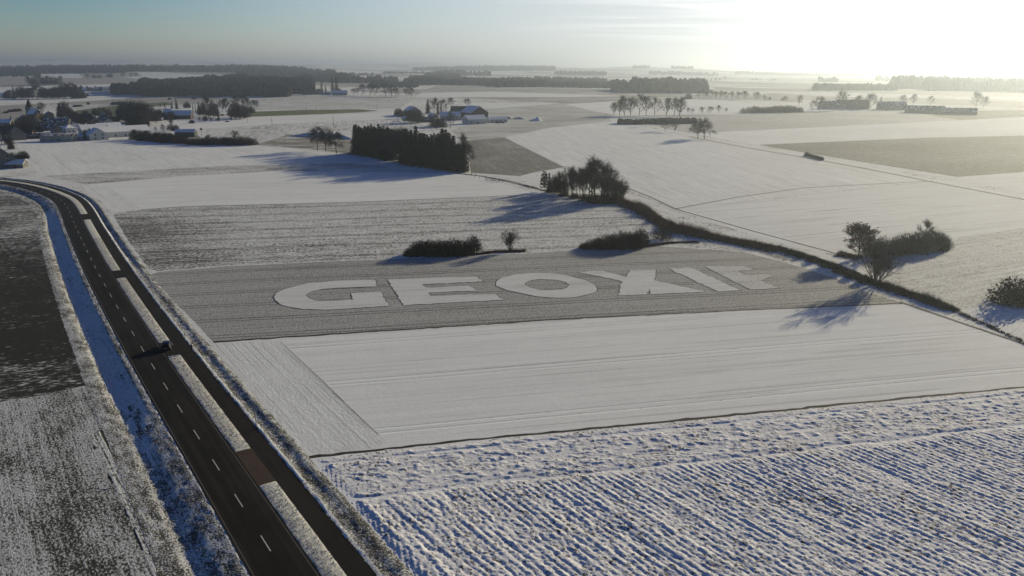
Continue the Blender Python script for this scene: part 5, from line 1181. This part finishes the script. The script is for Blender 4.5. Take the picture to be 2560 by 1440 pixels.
    h(237, 314, 'house', 'blue grey gabled house between dark garden trees', 11, 10, 4.4, 9, R(-50), wall_grey, roof_dark)
    h(215, 303, 'house', 'long dark roofed house right of the churchyard trees', 15, 9, 4.2, 7.6, R(10), wall_grey, roof_dark)
    h(124, 294, 'house', 'small house with snow capped roof just behind the blue barn', 9, 7, 4, 6.5, R(-40), wall_grey, roof_half)
    h(298, 283, 'house', 'half hidden gabled house at the edge of the dark tree cluster', 10, 8, 4, 7.4, R(-60), wall_grey, roof_half)
    h(290, 300, 'shed', 'stepped snowy sheds left of the dark tree cluster', 8, 5, 2.4, 3.6, R(4), wall_wood, roof_snow, 0, 1, 0, 'shed')
    h(60, 306, 'house', 'roof with bright snow ridge left below the church', 10, 8, 4, 7, R(-42), wall_grey, roof_half)
    h(120, 326, 'house', 'wide low roofed house between the two grey gables', 14, 9, 3.2, 6, R(6), wall_grey, roof_half)
    h(450, 297, 'barn', 'very long barn with blue shaded snow roof at the village end', 27, 12, 4.4, 9.4, R(7), wall_wood, roof_snow, 0, 1, 0, 'barn')
    h(398, 297, 'barn', 'dark timber barn with lit gable edge left of the long blue barn', 16, 14, 4.6, 9, R(-60), wall_wood, roof_half, 0, 1, 0, 'barn')
    h(390, 302, 'shed', 'low shed with thin bright roof edge before the dark barn', 14, 5, 2.2, 3.2, R(3), wall_wood, roof_snow, 0, 1, 0, 'shed')
    h(420, 286, 'house', 'small house with blue roof behind the dark barn', 9, 7, 4.2, 7, R(3), wall_grey, roof_snow)
    h(466, 342, 'shed', 'dark green machine shed in the brown hedgerow', 16, 9, 4.4, 6.2, R(6), wall_green, roof_snow, 0, 1, 0, 'shed')
    h(4, 418, 'house', 'grey gabled house cut by the left edge beside the field', 16, 14, 5.4, 11.5, R(-52), wall_grey, roof_dark, 3, 2)
    h(44, 419, 'garage', 'low annex with blue shaded snow roof beside the left edge house', 9.4, 6.4, 2.6, 4.6, R(5), wall_grey, roof_snow, 1, 1, 0, 'garage')
    # far village behind the church
    for i, (x, y, w, rz, l) in enumerate([(8, 244, 14, 20, 'house roof far left in the dark tree band'), (26, 236, 13, -30, 'white roofed house at the left of the far tree band'), (52, 234, 15, 10, 'snow roofed house behind the far tree band'), (78, 230, 15, 10, 'pale roof left of the middle of the far tree band'), (108, 228, 14, -40, 'bright gable roof behind the far tree band'), (140, 229, 12, 10, 'small pale roof right in the far tree band'),
        (214, 228, 11, -40, 'first small far house right of the tree band'), (227, 228, 13, -45, 'far house with bright gable edge right of the tree band'), (247, 227, 15, 5, 'long low far house with blue roof'), (262, 227, 12, -60, 'pointed far house beside the long low one'), (277, 226, 14, 8, 'far farmhouse left of the narrow gabled one'), (303, 228, 12, -65, 'narrow far gabled house before the forest edge')]):
        h(x, y, 'house', l, w * 1.3, 10, 4.6, 9, R(rz), wall_grey if i % 3 else wall_white, roof_half if i % 2 else roof_snow, 2, 1, 0, 'house', 'houses of the far hamlet')
    # lonely farm below the forest
    h(797, 236, 'house', 'gabled farmhouse with white roof edge below the forest', 14, 12, 4.5, 11, R(-60), wall_grey, roof_half, 2, 1, 0)
    h(819, 236, 'shed', 'small pale stable between the two lonely farm roofs', 14, 8, 4, 5.5, R(5), wall_beige, roof_snow, 0, 1, 0, 'shed')
    h(850, 237, 'barn', 'blue roofed barn of the lonely farm below the forest', 30, 14, 4, 8.5, R(2), wall_grey, roof_snow, 2, 1, 0, 'barn')
    # the farm in the middle
    h(1031, 289, 'barn', 'left farm barn with clean blue shaded roof and pale gable', 20, 15, 6.4, 11, R(-66), wall_grey, roof_snow, 0, 1, 0, 'barn')
    h(1186, 296, 'barn', 'largest farm hall with blue roof and tall dark gable', 27, 22, 7.2, 14, R(-60), wall_wood, roof_snow, 0, 1, 0, 'barn', big_door=4.5)
    h(1148, 286, 'barn', 'dark roofed old barn behind the farmhouse', 20, 10, 4.6, 10, R(-8), wall_wood, roof_dark, 0, 1, 0, 'barn')
    h(1126, 300, 'farmhouse', 'long farmhouse with blue shaded roof in the farm yard', 22, 11, 5.2, 9, R(2), wall_beige, roof_snow, 3, 2, 2)
    h(1186, 309, 'stable', 'white stable with snow roof and dark gable on its left', 22, 13, 5.2, 9, R(32), wall_white, roof_snow, 3, 1, 0, 'stable', zoff=-.2)
    h(1242, 306, 'stable', 'low white stable wing at the right end of the farm', 22, 8, 3.6, 6, R(30), wall_white, roof_snow, 4, 1, 0, 'stable')
    h(1014, 302, 'shed', 'little garden shed with blue roof left before the farm', 6, 5, 3.2, 4.8, R(-10), wall_beige, roof_snow, 1, 1, 0, 'shed')
    h(1066, 305, 'shed', 'open timber shed among dark bushes in the farm garden', 13, 8, 3, 5, R(10), wall_wood, roof_half, 0, 1, 0, 'shed')
    h(1082, 294, 'shed', 'small snowy roofed shed behind the open timber shed', 10, 7, 3, 5, R(-50), wall_grey, roof_snow, 0, 1, 0, 'shed')
    # hazy farm on the right
    h(2078, 272, 'barn', 'hazy barn with blue shaded roof at the left of the far farm', 34, 16, 6, 11, R(3), wall_grey, roof_half, 0, 1, 0, 'barn')
    h(2130, 272, 'barn', 'dark hazy barn in the middle of the far farm', 42, 18, 7, 12.5, R(-4), wall_wood, roof_dark, 0, 1, 0, 'barn')
    h(2228, 274, 'barn', 'hazy barn with pale hip roof right of the conifer', 36, 16, 5.5, 11, R(-6), wall_wood, roof_half, 0, 1, 0, 'barn')
    h(2310, 282, 'barn', 'long hazy cattle shed with wide pale roof', 46, 20, 4.6, 9, R(-22), wall_wood, roof_half, 0, 1, 0, 'barn')
    h(2395, 286, 'barn', 'farthest long grey shed right of the cattle shed', 40, 16, 4, 8, R(-24), wall_wood, roof_half, 0, 1, 0, 'barn')
village()
# farm clutter
def clamp_heap(px0, px1, py, label, h=2.0, d=5.0, sn=.6):
    a, b = G(px0, py), G(px1, py + 1); n = 14; vs = []; mb = MB(); rnd = random.Random(int(px0))
    t = (b - a); u = t.normalized(); nn = Vector((-u.y, u.x, 0))
    for i in range(n + 1):
        c = a + t * i / n - a; k = min(1, 3.0 * min(i, n - i) / n + .15)
        for o_, z in ((-.5, -.3), (-.36, .75), (-.12, 1), (.15, .95), (.38, .6), (.5, -.3)):
            vs.append(c + nn * o_ * d * (.85 + .3 * rnd.random()) + Vector((0, 0, z * h * (k if z > 0 else 1) * rnd.uniform(.85, 1.1))))
    fs = [(i * 6 + j, i * 6 + j + 1, (i + 1) * 6 + j + 1, (i + 1) * 6 + j) for i in range(n) for j in range(5)] + [tuple(range(6)), tuple(range(n * 6 + 5, n * 6 - 1, -1))]
    mb.add(vs, fs); o = mb.build('silage_clamp', snow_roof('tarp_%d' % px0, (.02, .02, .022), sn, px0), None, True, a)
    tag(o, label, 'silage clamp', 'silage clamps beside the farm')
clamp_heap(1253, 1280, 297, 'long dark covered silage clamp right of the white stable', 2.4, 5, .42)
clamp_heap(1284, 1312, 297, 'second dark silage clamp with snow on its back', 2.2, 5, .5)
clamp_heap(1240, 1262, 307, 'small dark earth heap before the low stable wing', 1.8, 4, .4)
def heap():
    p = G(1344, 302); mb = MB(); rnd = random.Random(4); n = 12; rs = [(6.2, -.2), (4.2, 1.2), (2.2, 2.9), (.5, 4.3)]; vs = []
    for r, z in rs:
        for k in range(n): a = 6.283 * k / n; rr = r * rnd.uniform(.85, 1.15) * (1.5 if math.cos(a) < 0 and r > 3 else 1); vs.append((rr * math.cos(a), rr * math.sin(a) * .8, z))
    vs.append((0, 0, 4.7)); fs = [(i * n + k, i * n + (k + 1) % n, (i + 1) * n + (k + 1) % n, (i + 1) * n + k) for i in range(3) for k in range(n)] + [(3 * n + k, 3 * n + (k + 1) % n, 4 * n) for k in range(n)]
    mb.add(vs, fs); tag(mb.build('snow_heap', snow_roof('heap_snow', (.12, .1, .08), .66, 9), None, True, p), 'pointed snow covered heap alone right of the silage clamps', 'heap')
heap()

# ------------------------------------------------------------------ poles, lamp, posts, signs
pole_m = flat_mat('pole_wood', (.05, .042, .034), .9); metal = flat_mat('galvanised_metal', (.18, .18, .18), .5, .15, 2, True, .5); dark_metal = flat_mat('dark_metal', (.03, .03, .032), .6)
post_w = flat_mat('post_plastic', (.5, .5, .5), .6, .05); post_b = flat_mat('post_black', (.015, .015, .015), .6, .05)
def utility(px, py, hpx, label, arm=True, ang=0.3):
    p = G(px, py); h = hpx * mpp(p) * 1.03; o = empty('utility_pole', p, label, 'utility pole', 'wooden poles of the power lines', ang)
    mb = MB(); mb.tube((0, 0, -.5), (0, 0, h), .16, .11, 7, 0, True); mb.build('pole', pole_m, o)
    if arm:
        mb = MB(); mb.box((0, 0, h - .6), (3.4, .12, .14)); cb = mb.build('crossarm', pole_m, o)
        for x in (-1.5, 0, 1.5):
            i = MB(); i.tube((x, 0, h - .5), (x, 0, h - .15), .06, .04, 6, 0, True); i.build('insulator', frame_m, cb)
for a in [(767, 285, 26, 'tall pole with cross arm standing in the green strip', True), (834, 315, 25, 'plain tall pole on the snow left of the dark wood', False), (681, 323, 27, 'plain pole on the snow above the grey meadow', False), (619, 307, 11, 'short pole right of the village tree group', False),
          (641, 257, 9, 'pole behind the right end of the village', False), (504, 342, 22, 'pole rising from the brown hedgerow', False), (791, 275, 10, 'first small pole on the slope right of the cross arm pole', False), (857, 273, 12, 'second small pole on the slope above the green strip', False),
          (922, 272, 10, 'third small pole on the slope near the green strip end', False), (942, 272, 11, 'fourth small pole right of the green strip end', False), (993, 307, 26, 'pole beside the garden shed left of the farm', False), (282, 256, 13, 'pole with cross arm on the slope beyond the village', True), (1512, 295, 6, 'small pole left of the long dark hedge', False)]:
    utility(*a)
def lamp():
    p = G(641, 1072); p.z += .1; to_road = (off(road_off(p.x, p.y)[1], 0) - p.to_2d()); a = math.atan2(to_road.y, to_road.x)
    o = empty('street_lamp', p, 'single slim street lamp standing by the cycle path', 'street lamp', None, a)
    mb = MB(); mb.tube((0, 0, -.4), (0, 0, 4.8), .065, .045, 10, 0, True); mb.build('post', metal, o)
    mb = MB(); mb.tube((0, 0, 4.78), (.35, 0, 4.9), .035, .03, 8, 0, True); mb.build('arm', metal, o)
    mb = MB(); mb.box((.72, 0, 4.92), (.85, .26, .12), 0, 0, .8); hd = mb.build('lamp_head', metal, o)
    mb = MB(); mb.box((.75, 0, 4.852), (.55, .18, .02)); mb.build('lens', frame_m, hd)
    mb = MB(); mb.box((0, 0, .05), (.34, .34, .3)); mb.build('base', dark_metal, o)
lamp()
def delineator(px, py, label, s=1):
    p = G(px, py); o_, i = road_off(p.x, p.y); n = Vector(CLn[i]); c = off(i, 3.95 if o_ > 0 else -3.95); 
    z = float(med_z(3.95, 0)) if o_ > 0 else -.06
    a = math.atan2(CLt[i][1], CLt[i][0]); o = empty('delineator_post', (c.x, c.y, z), label, 'delineator post', 'delineator posts along the road', a)
    mb = MB(); mb.add([(-.05, -.06, -.2), (.05, 0, -.2), (-.05, .06, -.2), (-.05, -.06, .72), (.05, 0, .72), (-.05, .06, .72)], [(0, 1, 4, 3), (1, 2, 5, 4), (2, 0, 3, 5)]); mb.build('post', post_w, o)
    mb = MB(); mb.add([(-.052, -.062, .72), (.052, 0, .72), (-.052, .062, .72), (-.052, -.062, .95), (.052, 0, .88), (-.052, .062, .95)], [(0, 1, 4, 3), (1, 2, 5, 4), (2, 0, 3, 5), (3, 4, 5)]); c_ = mb.build('cap', post_b, o)
    mb = MB(); mb.box((-.056, 0, .84), (.01, .05, .16)); mb.build('reflector', frame_m, c_)
for a in [(276, 667, 'delineator post on the median before the upper crossing'), (338, 765, 'delineator post on the median above the parked car'), (427, 897, 'delineator post on the median just below the parked car'), (575, 1108, 'delineator post on the median near the street lamp'), (240, 604, 'delineator post on the median far up the road'),
          (148, 530, 'delineator post on the left verge in the far bend'), (205, 680, 'delineator post on the left verge above the small sign'), (255, 775, 'delineator post on the left verge below the small sign'), (330, 920, 'delineator post on the left verge opposite the parked car')]: delineator(*a)
def sign():
    p = G(229, 724); i = road_off(p.x, p.y)[1]; c = off(i, -4.2); a = math.atan2(CLt[i][1], CLt[i][0])
    o = empty('road_sign', (c.x, c.y, -.1), 'small dark backed road sign on the left verge', 'road sign', None, a)
    mb = MB(); mb.tube((0, 0, -.2), (0, 0, 1.25), .03, .03, 8, 0, True); mb.build('post', metal, o)
    mb = MB(); mb.box((.04, 0, 1.05), (.03, .62, .42)); mb.build('plate', dark_metal, o)
    p = G(464, 856); o = empty('marker_pole', p, 'thin tall snow pole beside the path near the person', 'marker pole', None, 0)
    mb = MB(); mb.tube((0, 0, -.3), (0, 0, 2.15), .035, .03, 7, 0, True); mb.build('pole', pole_m, o); mb = MB(); mb.box((-.09, 0, 1.9), (.16, .03, .12)); mb.build('tag', frame_m, o)
sign()

# ------------------------------------------------------------------ field track and ditch on the right
def ribbon(name, label, pts, w, z, mat, bumpy=0.0, kind='structure', ds=3.0):
    P = resample([G(*p).to_2d() for p in pts], ds, 2); mb = MB(); n = len(P); vs = []
    for i in range(n):
        t = (P[min(i + 1, n - 1)] - P[max(i - 1, 0)]).normalized(); nn = Vector((-t.y, t.x))
        for o in (-w / 2, 0, w / 2): q = P[i] + nn * o * random.uniform(.85, 1.15); vs.append((q.x, q.y, Z(q.x, q.y) + z))
    mb.add(vs, [(i * 3 + j, i * 3 + j + 1, (i + 1) * 3 + j + 1, (i + 1) * 3 + j) for i in range(n - 1) for j in range(2)])
    o = mb.build(name, mat); 
    if sum(q.normal.z for q in o.data.polygons) < 0: o.data.flip_normals()
    return tag(o, label, kind=kind)
snow_line = flat_mat('track_snow', (.80, .80, .80), .9, .08, .2, False); dark_line = flat_mat('track_dark', (.10, .09, .07), .9, .5, .3, False)
TR = [(1560, 301), (1640, 318), (1728, 338), (1880, 367), (1950, 379), (2040, 394), (2200, 424), (2330, 450), (2440, 471), (2560, 494), (2760, 536)]
ribbon('field_track', 'snowy farm track running across the right hand fields', TR, 3.2, .04, snow_line)
ribbon('track_ditch', 'dark grassy edge of the farm track', [(x - 3, y + 4.5) for x, y in TR[2:]], 1.6, .05, dark_line)
ribbon('field_boundary', 'dark furrow line between the two right hand snow fields', [(1690, 522), (1850, 492), (2010, 470), (2150, 462), (2330, 453)], .9, .05, dark_line)
ribbon('field_boundary', 'dark edge line of the long white strip', [(1560, 467), (1620, 490), (1690, 523), (1880, 577), (2090, 634)], .8, .05, dark_line)
ribbon('field_boundary', 'dark line along the ditch left of the creek grove', [(1120, 430), (1180, 437), (1260, 449), (1345, 470)], 1.0, .05, dark_line)
ribbon('field_boundary', 'dark edge line at the right side of the white field', [(2250, 755), (2400, 806), (2560, 860), (2760, 930)], .8, .06, dark_line)
ribbon('field_boundary', 'dark edge between the white fields and the upper stubble', [(352, 524), (450, 517), (680, 511), (900, 505), (1120, 496), (1345, 486)], .6, .06, dark_line)
ribbon('field_boundary', 'dark straight line across the far left slope', [(900, 301), (700, 310), (505, 323)], 1.0, .05, dark_line)
ribbon('field_path', 'thin snowy farm path from the road bend to the dark wood', [(640, 362), (760, 368), (880, 382), (1010, 408)], 1.6, .05, dark_line)
ribbon('field_boundary', 'line of the farm road right of the farm', [(1300, 275), (1400, 279), (1500, 283), (1540, 286)], 2.0, .1, dark_line)
ribbon('field_boundary', 'dark wheel line edge of the headland', [(702, 855), (800, 946), (880, 1024), (948, 1088)], .09, .045, dark_line)
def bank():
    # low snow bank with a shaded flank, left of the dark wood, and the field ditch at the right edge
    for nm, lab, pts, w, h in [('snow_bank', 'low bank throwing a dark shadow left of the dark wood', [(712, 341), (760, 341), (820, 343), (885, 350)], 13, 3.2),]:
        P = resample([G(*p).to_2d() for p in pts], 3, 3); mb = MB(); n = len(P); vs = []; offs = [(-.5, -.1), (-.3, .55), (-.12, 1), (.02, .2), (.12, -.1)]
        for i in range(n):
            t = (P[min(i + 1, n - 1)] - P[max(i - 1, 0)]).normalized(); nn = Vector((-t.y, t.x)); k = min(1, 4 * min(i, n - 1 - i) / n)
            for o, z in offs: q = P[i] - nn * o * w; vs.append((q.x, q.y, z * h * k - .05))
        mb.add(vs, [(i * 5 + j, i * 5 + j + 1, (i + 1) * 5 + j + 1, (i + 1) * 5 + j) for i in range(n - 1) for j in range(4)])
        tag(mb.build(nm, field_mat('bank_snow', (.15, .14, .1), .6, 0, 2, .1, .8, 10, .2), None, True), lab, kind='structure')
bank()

# ------------------------------------------------------------------ the parked car
def car():
    p = G(418, 871); i = road_off(p.x, p.y)[1]
    paint = flat_mat('car_paint', (.010, .011, .014), .28, .05, .5, True, .6); gl_ = flat_mat('car_glass', (.006, .007, .009), .08, .02, 1, True, .6)
    tyre = flat_mat('tyre_rubber', (.012, .012, .012), .9); rim = flat_mat('rim_alloy', (.2, .2, .2), .4, .05, 1, True, .5); red = flat_mat('tail_lamp_red', (.20, .01, .01), .3, .05, 1, True, .5); lampm = flat_mat('head_lamp', (.5, .5, .5), .2)
    plate_m = flat_mat('number_plate', (.5, .5, .48))
    o = empty('parked_car', (p.x, p.y, .03), 'black hatchback parked on the crossing between road and path', 'car', None, R(17) + R(90))
    # +x = forward
    L, W, = 4.3, 1.8
    secs = [ # x, half width bottom, half width belt, half width roof, z bottom, belt, roof
        (-2.15, .72, .76, None, .42, .86, None), (-2.08, .82, .86, None, .28, .98, None), (-1.75, .88, .90, None, .22, 1.02, None),
        (-.9, .90, .91, None, .2, 1.02, None), (.2, .90, .91, None, .2, 1.0, None), (1.0, .89, .90, None, .2, .98, None), (1.7, .87, .86, None, .22, .86, None), (2.08, .78, .76, None, .3, .70, None), (2.18, .66, .66, None, .42, .62, None)]
    vs = []; mb = MB()
    for x, wb, wt, _, zb, zt, _ in secs:
        zm = zb + (zt - zb) * .45
        vs += [(x, -wb * .92, zb), (x, -wb * 1.0, zm), (x, -wt * .97, zt - .06), (x, -wt * .88, zt), (x, wt * .88, zt), (x, wt * .97, zt - .06), (x, wb, zm), (x, wb * .92, zb)]
    n = len(secs); fs = [(a * 8 + k, a * 8 + (k + 1) % 8, (a + 1) * 8 + (k + 1) % 8, (a + 1) * 8 + k) for a in range(n - 1) for k in range(8)] + [tuple(range(8)), tuple(range((n - 1) * 8 + 7, (n - 1) * 8 - 1, -1))]
    mb.add(vs, fs); body = mb.build('body', paint, o, True)
    gs = [(-2.02, .76, .60, .98, 1.30), (-1.72, .80, .66, .99, 1.58), (-1.0, .82, .68, 1.0, 1.66), (0.0, .82, .68, .99, 1.64), (.55, .80, .62, .98, 1.50), (1.15, .76, .56, .95, 1.02)]
    mb = MB(); vs = []
    for x, wb, wt, zb, zt in gs: vs += [(x, -wb, zb), (x, -wt - .03, zt - .08), (x, -wt + .08, zt), (x, wt - .08, zt), (x, wt + .03, zt - .08), (x, wb, zb)]
    n = len(gs); fs = [(a * 6 + k, a * 6 + k + 1, (a + 1) * 6 + k + 1, (a + 1) * 6 + k) for a in range(n - 1) for k in range(5)] + [tuple(range(6)), tuple(range((n - 1) * 6 + 5, (n - 1) * 6 - 1, -1))]
    mb.add(vs, fs); mb.build('cabin_glass', gl_, o, True)
    mb = MB(); mb.add([(-2.0, -.56, 1.34), (-1.7, -.62, 1.61), (-1.0, -.64, 1.69), (0, -.64, 1.67), (.5, -.58, 1.55), (-2.0, .56, 1.34), (-1.7, .62, 1.61), (-1.0, .64, 1.69), (0, .64, 1.67), (.5, .58, 1.55)], [(k, k + 1, k + 6, k + 5) for k in range(4)]); mb.build('roof', paint, o, True)
    for x in (-1.32, 1.32):
        for y in (-.86, .86):
            mb = MB(); mb.tube((x, y - .1, .32), (x, y + .1, .32), .32, .32, 20, 0, True); w = mb.build('wheel', tyre, o)
            mb = MB(); s_ = 1 if y > 0 else -1; mb.tube((x, y + s_ * .09, .32), (x, y + s_ * .112, .32), .2, .18, 14, 0, True); mb.build('rim', rim, w)
    for y in (-.7, .7):
        mb = MB(); mb.box((-2.12, y, .86), (.08, .26, .3)); mb.build('tail_light', red, o); mb = MB(); mb.box((2.1, y * .85, .62), (.1, .3, .14)); mb.build('headlight', lampm, o)
        mb = MB(); mb.box((.75, y * 1.42, 1.0), (.14, .2, .14)); mb.build('mirror', paint, o)
        for dx_ in (.25, -.75):
            mb = MB(); mb.box((dx_, y * 1.305, .84), (.16, .03, .03)); mb.build('door_handle', rim, o)
    mb = MB(); mb.box((-2.17, 0, .72), (.02, .5, .12)); mb.build('number_plate', plate_m, o)
    mb = MB(); mb.box((-2.14, 0, .42), (.14, 1.5, .18)); mb.build('bumper', post_b, o)
car()

# ------------------------------------------------------------------ the person at the path
def person():
    p = G(480, 879); skin = flat_mat('skin', (.42, .26, .19), .6, .08, 4); coat = flat_mat('dark_coat', (.012, .013, .016), .9, .3, 4); trou = flat_mat('dark_trousers', (.016, .016, .020), .9, .3, 4); hairm = flat_mat('hair', (.02, .014, .01), .8); shoe = flat_mat('shoes', (.01, .01, .01), .6); ctrl = flat_mat('controller_plastic', (.03, .03, .03), .5)
    # the body is one skinned surface; x = forward (towards the field), legs apart, both hands in front holding a small controller
    V, E, Rr = [], [], []
    def j(co, r, par=None):
        V.append(co); Rr.append(r); k = len(V) - 1
        if par is not None: E.append((par, k))
        return k
    pel = j((0, 0, .95), .155); ab = j((.0, 0, 1.10), .15, pel); ch = j((.0, 0, 1.32), .165, ab); nk = j((.01, 0, 1.50), .062, ch)
    hd = j((.035, 0, 1.60), .085, nk); tp = j((.04, 0, 1.70), .085, hd)
    for s in (-1, 1):
        st = .10 if s > 0 else -.14
        hip = j((0, s * .10, .90), .105, pel); kn = j((.05 + st * .9, s * .17, .50), .068, hip); an = j((st * 1.7, s * .22, .09), .042, kn); j((st * 1.7 + .13, s * .24, .04), .036, an)
        sh = j((0, s * .19, 1.43), .07, ch); el = j((.04, s * .27, 1.16), .048, sh); wr = j((.26, s * .12, 1.14), .032, el); pm = j((.32, s * .09, 1.145), .030, wr)
        for f in range(4):
            a = j((.355, s * (.085 - .0) + (f - 1.5) * .0, 1.165 - f * .018), .0095, pm); b = j((.380 - .004 * f, s * .060, 1.163 - f * .018), .0085, a); j((.372 - .006 * f, s * .040, 1.161 - f * .018), .008, b)
        th = j((.335, s * .075, 1.18), .010, pm); j((.352, s * .052, 1.185), .009, th)
    me = bpy.data.meshes.new('person'); me.from_pydata(V, E, []); o = link('person', me, None, (p.x, p.y, .06))
    tag(o, 'person in dark winter clothes standing legs apart at the path edge', 'person'); o.rotation_euler = (0, 0, R(35))
    md = o.modifiers.new('skin', 'SKIN'); 
    for i, r in enumerate(Rr): me.skin_vertices[0].data[i].radius = (r, r)
    me.skin_vertices[0].data[0].use_root = True
    sb = o.modifiers.new('sub', 'SUBSURF'); sb.levels = 2; sb.render_levels = 2
    me.materials.append(skin); md.use_smooth_shade = True
    dg = bpy.context.evaluated_depsgraph_get(); ev = o.evaluated_get(dg); bm_ = bpy.data.meshes.new_from_object(ev); o.modifiers.clear(); o.data = bm_
    bm_.materials.clear(); bm_.materials.append(skin); bm_.polygons.foreach_set('use_smooth', [True] * len(bm_.polygons))
    def shell(name, mat, test, grow):
        b = bmesh.new(); b.from_mesh(bm_); b.normal_update()
        bmesh.ops.delete(b, geom=[f for f in b.faces if not test(f.calc_center_median())], context='FACES')
        for v in b.verts: v.co += v.normal * grow
        m = bpy.data.meshes.new(name); b.to_mesh(m); b.free(); m.materials.clear(); m.materials.append(mat); c = link(name, m, o); return c
    shell('trousers', trou, lambda c: .10 < c.z < 1.02 and abs(c.y) < .34, .014)
    shell('coat', coat, lambda c: c.z > .80 and c.z < 1.50 and c.x < .27 and not (c.z < .86 and abs(c.y) > .26), .026)
    shell('shoes', shoe, lambda c: c.z < .13, .012)
    shell('hair', hairm, lambda c: c.z > 1.58 and (c.x < .05 or c.z > 1.70), .014)
    mb = MB()
    for s in (-1, 1): mb.box((.118, s * .032, 1.635), (.012, .022, .012))
    mb.build('eyes', post_b, o)
    mb = MB(); mb.add([(.115, -.012, 1.60), (.115, .012, 1.60), (.142, 0, 1.603), (.118, 0, 1.64)], [(0, 2, 3), (2, 1, 3), (0, 1, 2)]); mb.build('nose', skin, o)
    mb = MB(); mb.box((.116, 0, 1.575), (.01, .045, .010)); mb.build('mouth', hairm, o)
    mb = MB()
    for s in (-1, 1): mb.box((.03, s * .088, 1.615), (.035, .018, .055))
    mb.build('ears', skin, o)
    mb = MB(); mb.box((.375, 0, 1.15), (.07, .13, .035)); c = mb.build('remote_controller', ctrl, None, False, None); c.matrix_world = Matrix.Translation(o.location) @ Matrix.Rotation(R(35), 4, 'Z')
    tag(c, 'small dark remote controller held in both hands of the person', 'controller')
person()

# ------------------------------------------------------------------ haze
def haze():
    m = bpy.data.materials.new('haze'); m.use_nodes = True; nt = m.node_tree
    for n in list(nt.nodes):
        if n.type != 'OUTPUT_MATERIAL': nt.nodes.remove(n)
    pv = node(nt, 'ShaderNodeVolumePrincipled'); pv.inputs['Density'].default_value = HAZE_DENSITY
    pv.inputs['Color'].default_value = (*HAZE_COLOR, 1); pv.inputs['Anisotropy'].default_value = HAZE_G
    nt.links.new(pv.outputs[0], nt.nodes['Material Output'].inputs['Volume'])
    mb = MB(); top = zmax + 30; bot = zmin - 1
    mb.box((0, 0, (top + bot) / 2), (56000, 56000, top - bot)); o = mb.build('haze', m)
    tag(o, kind='stuff', label='thin winter haze lying over the land')
haze()
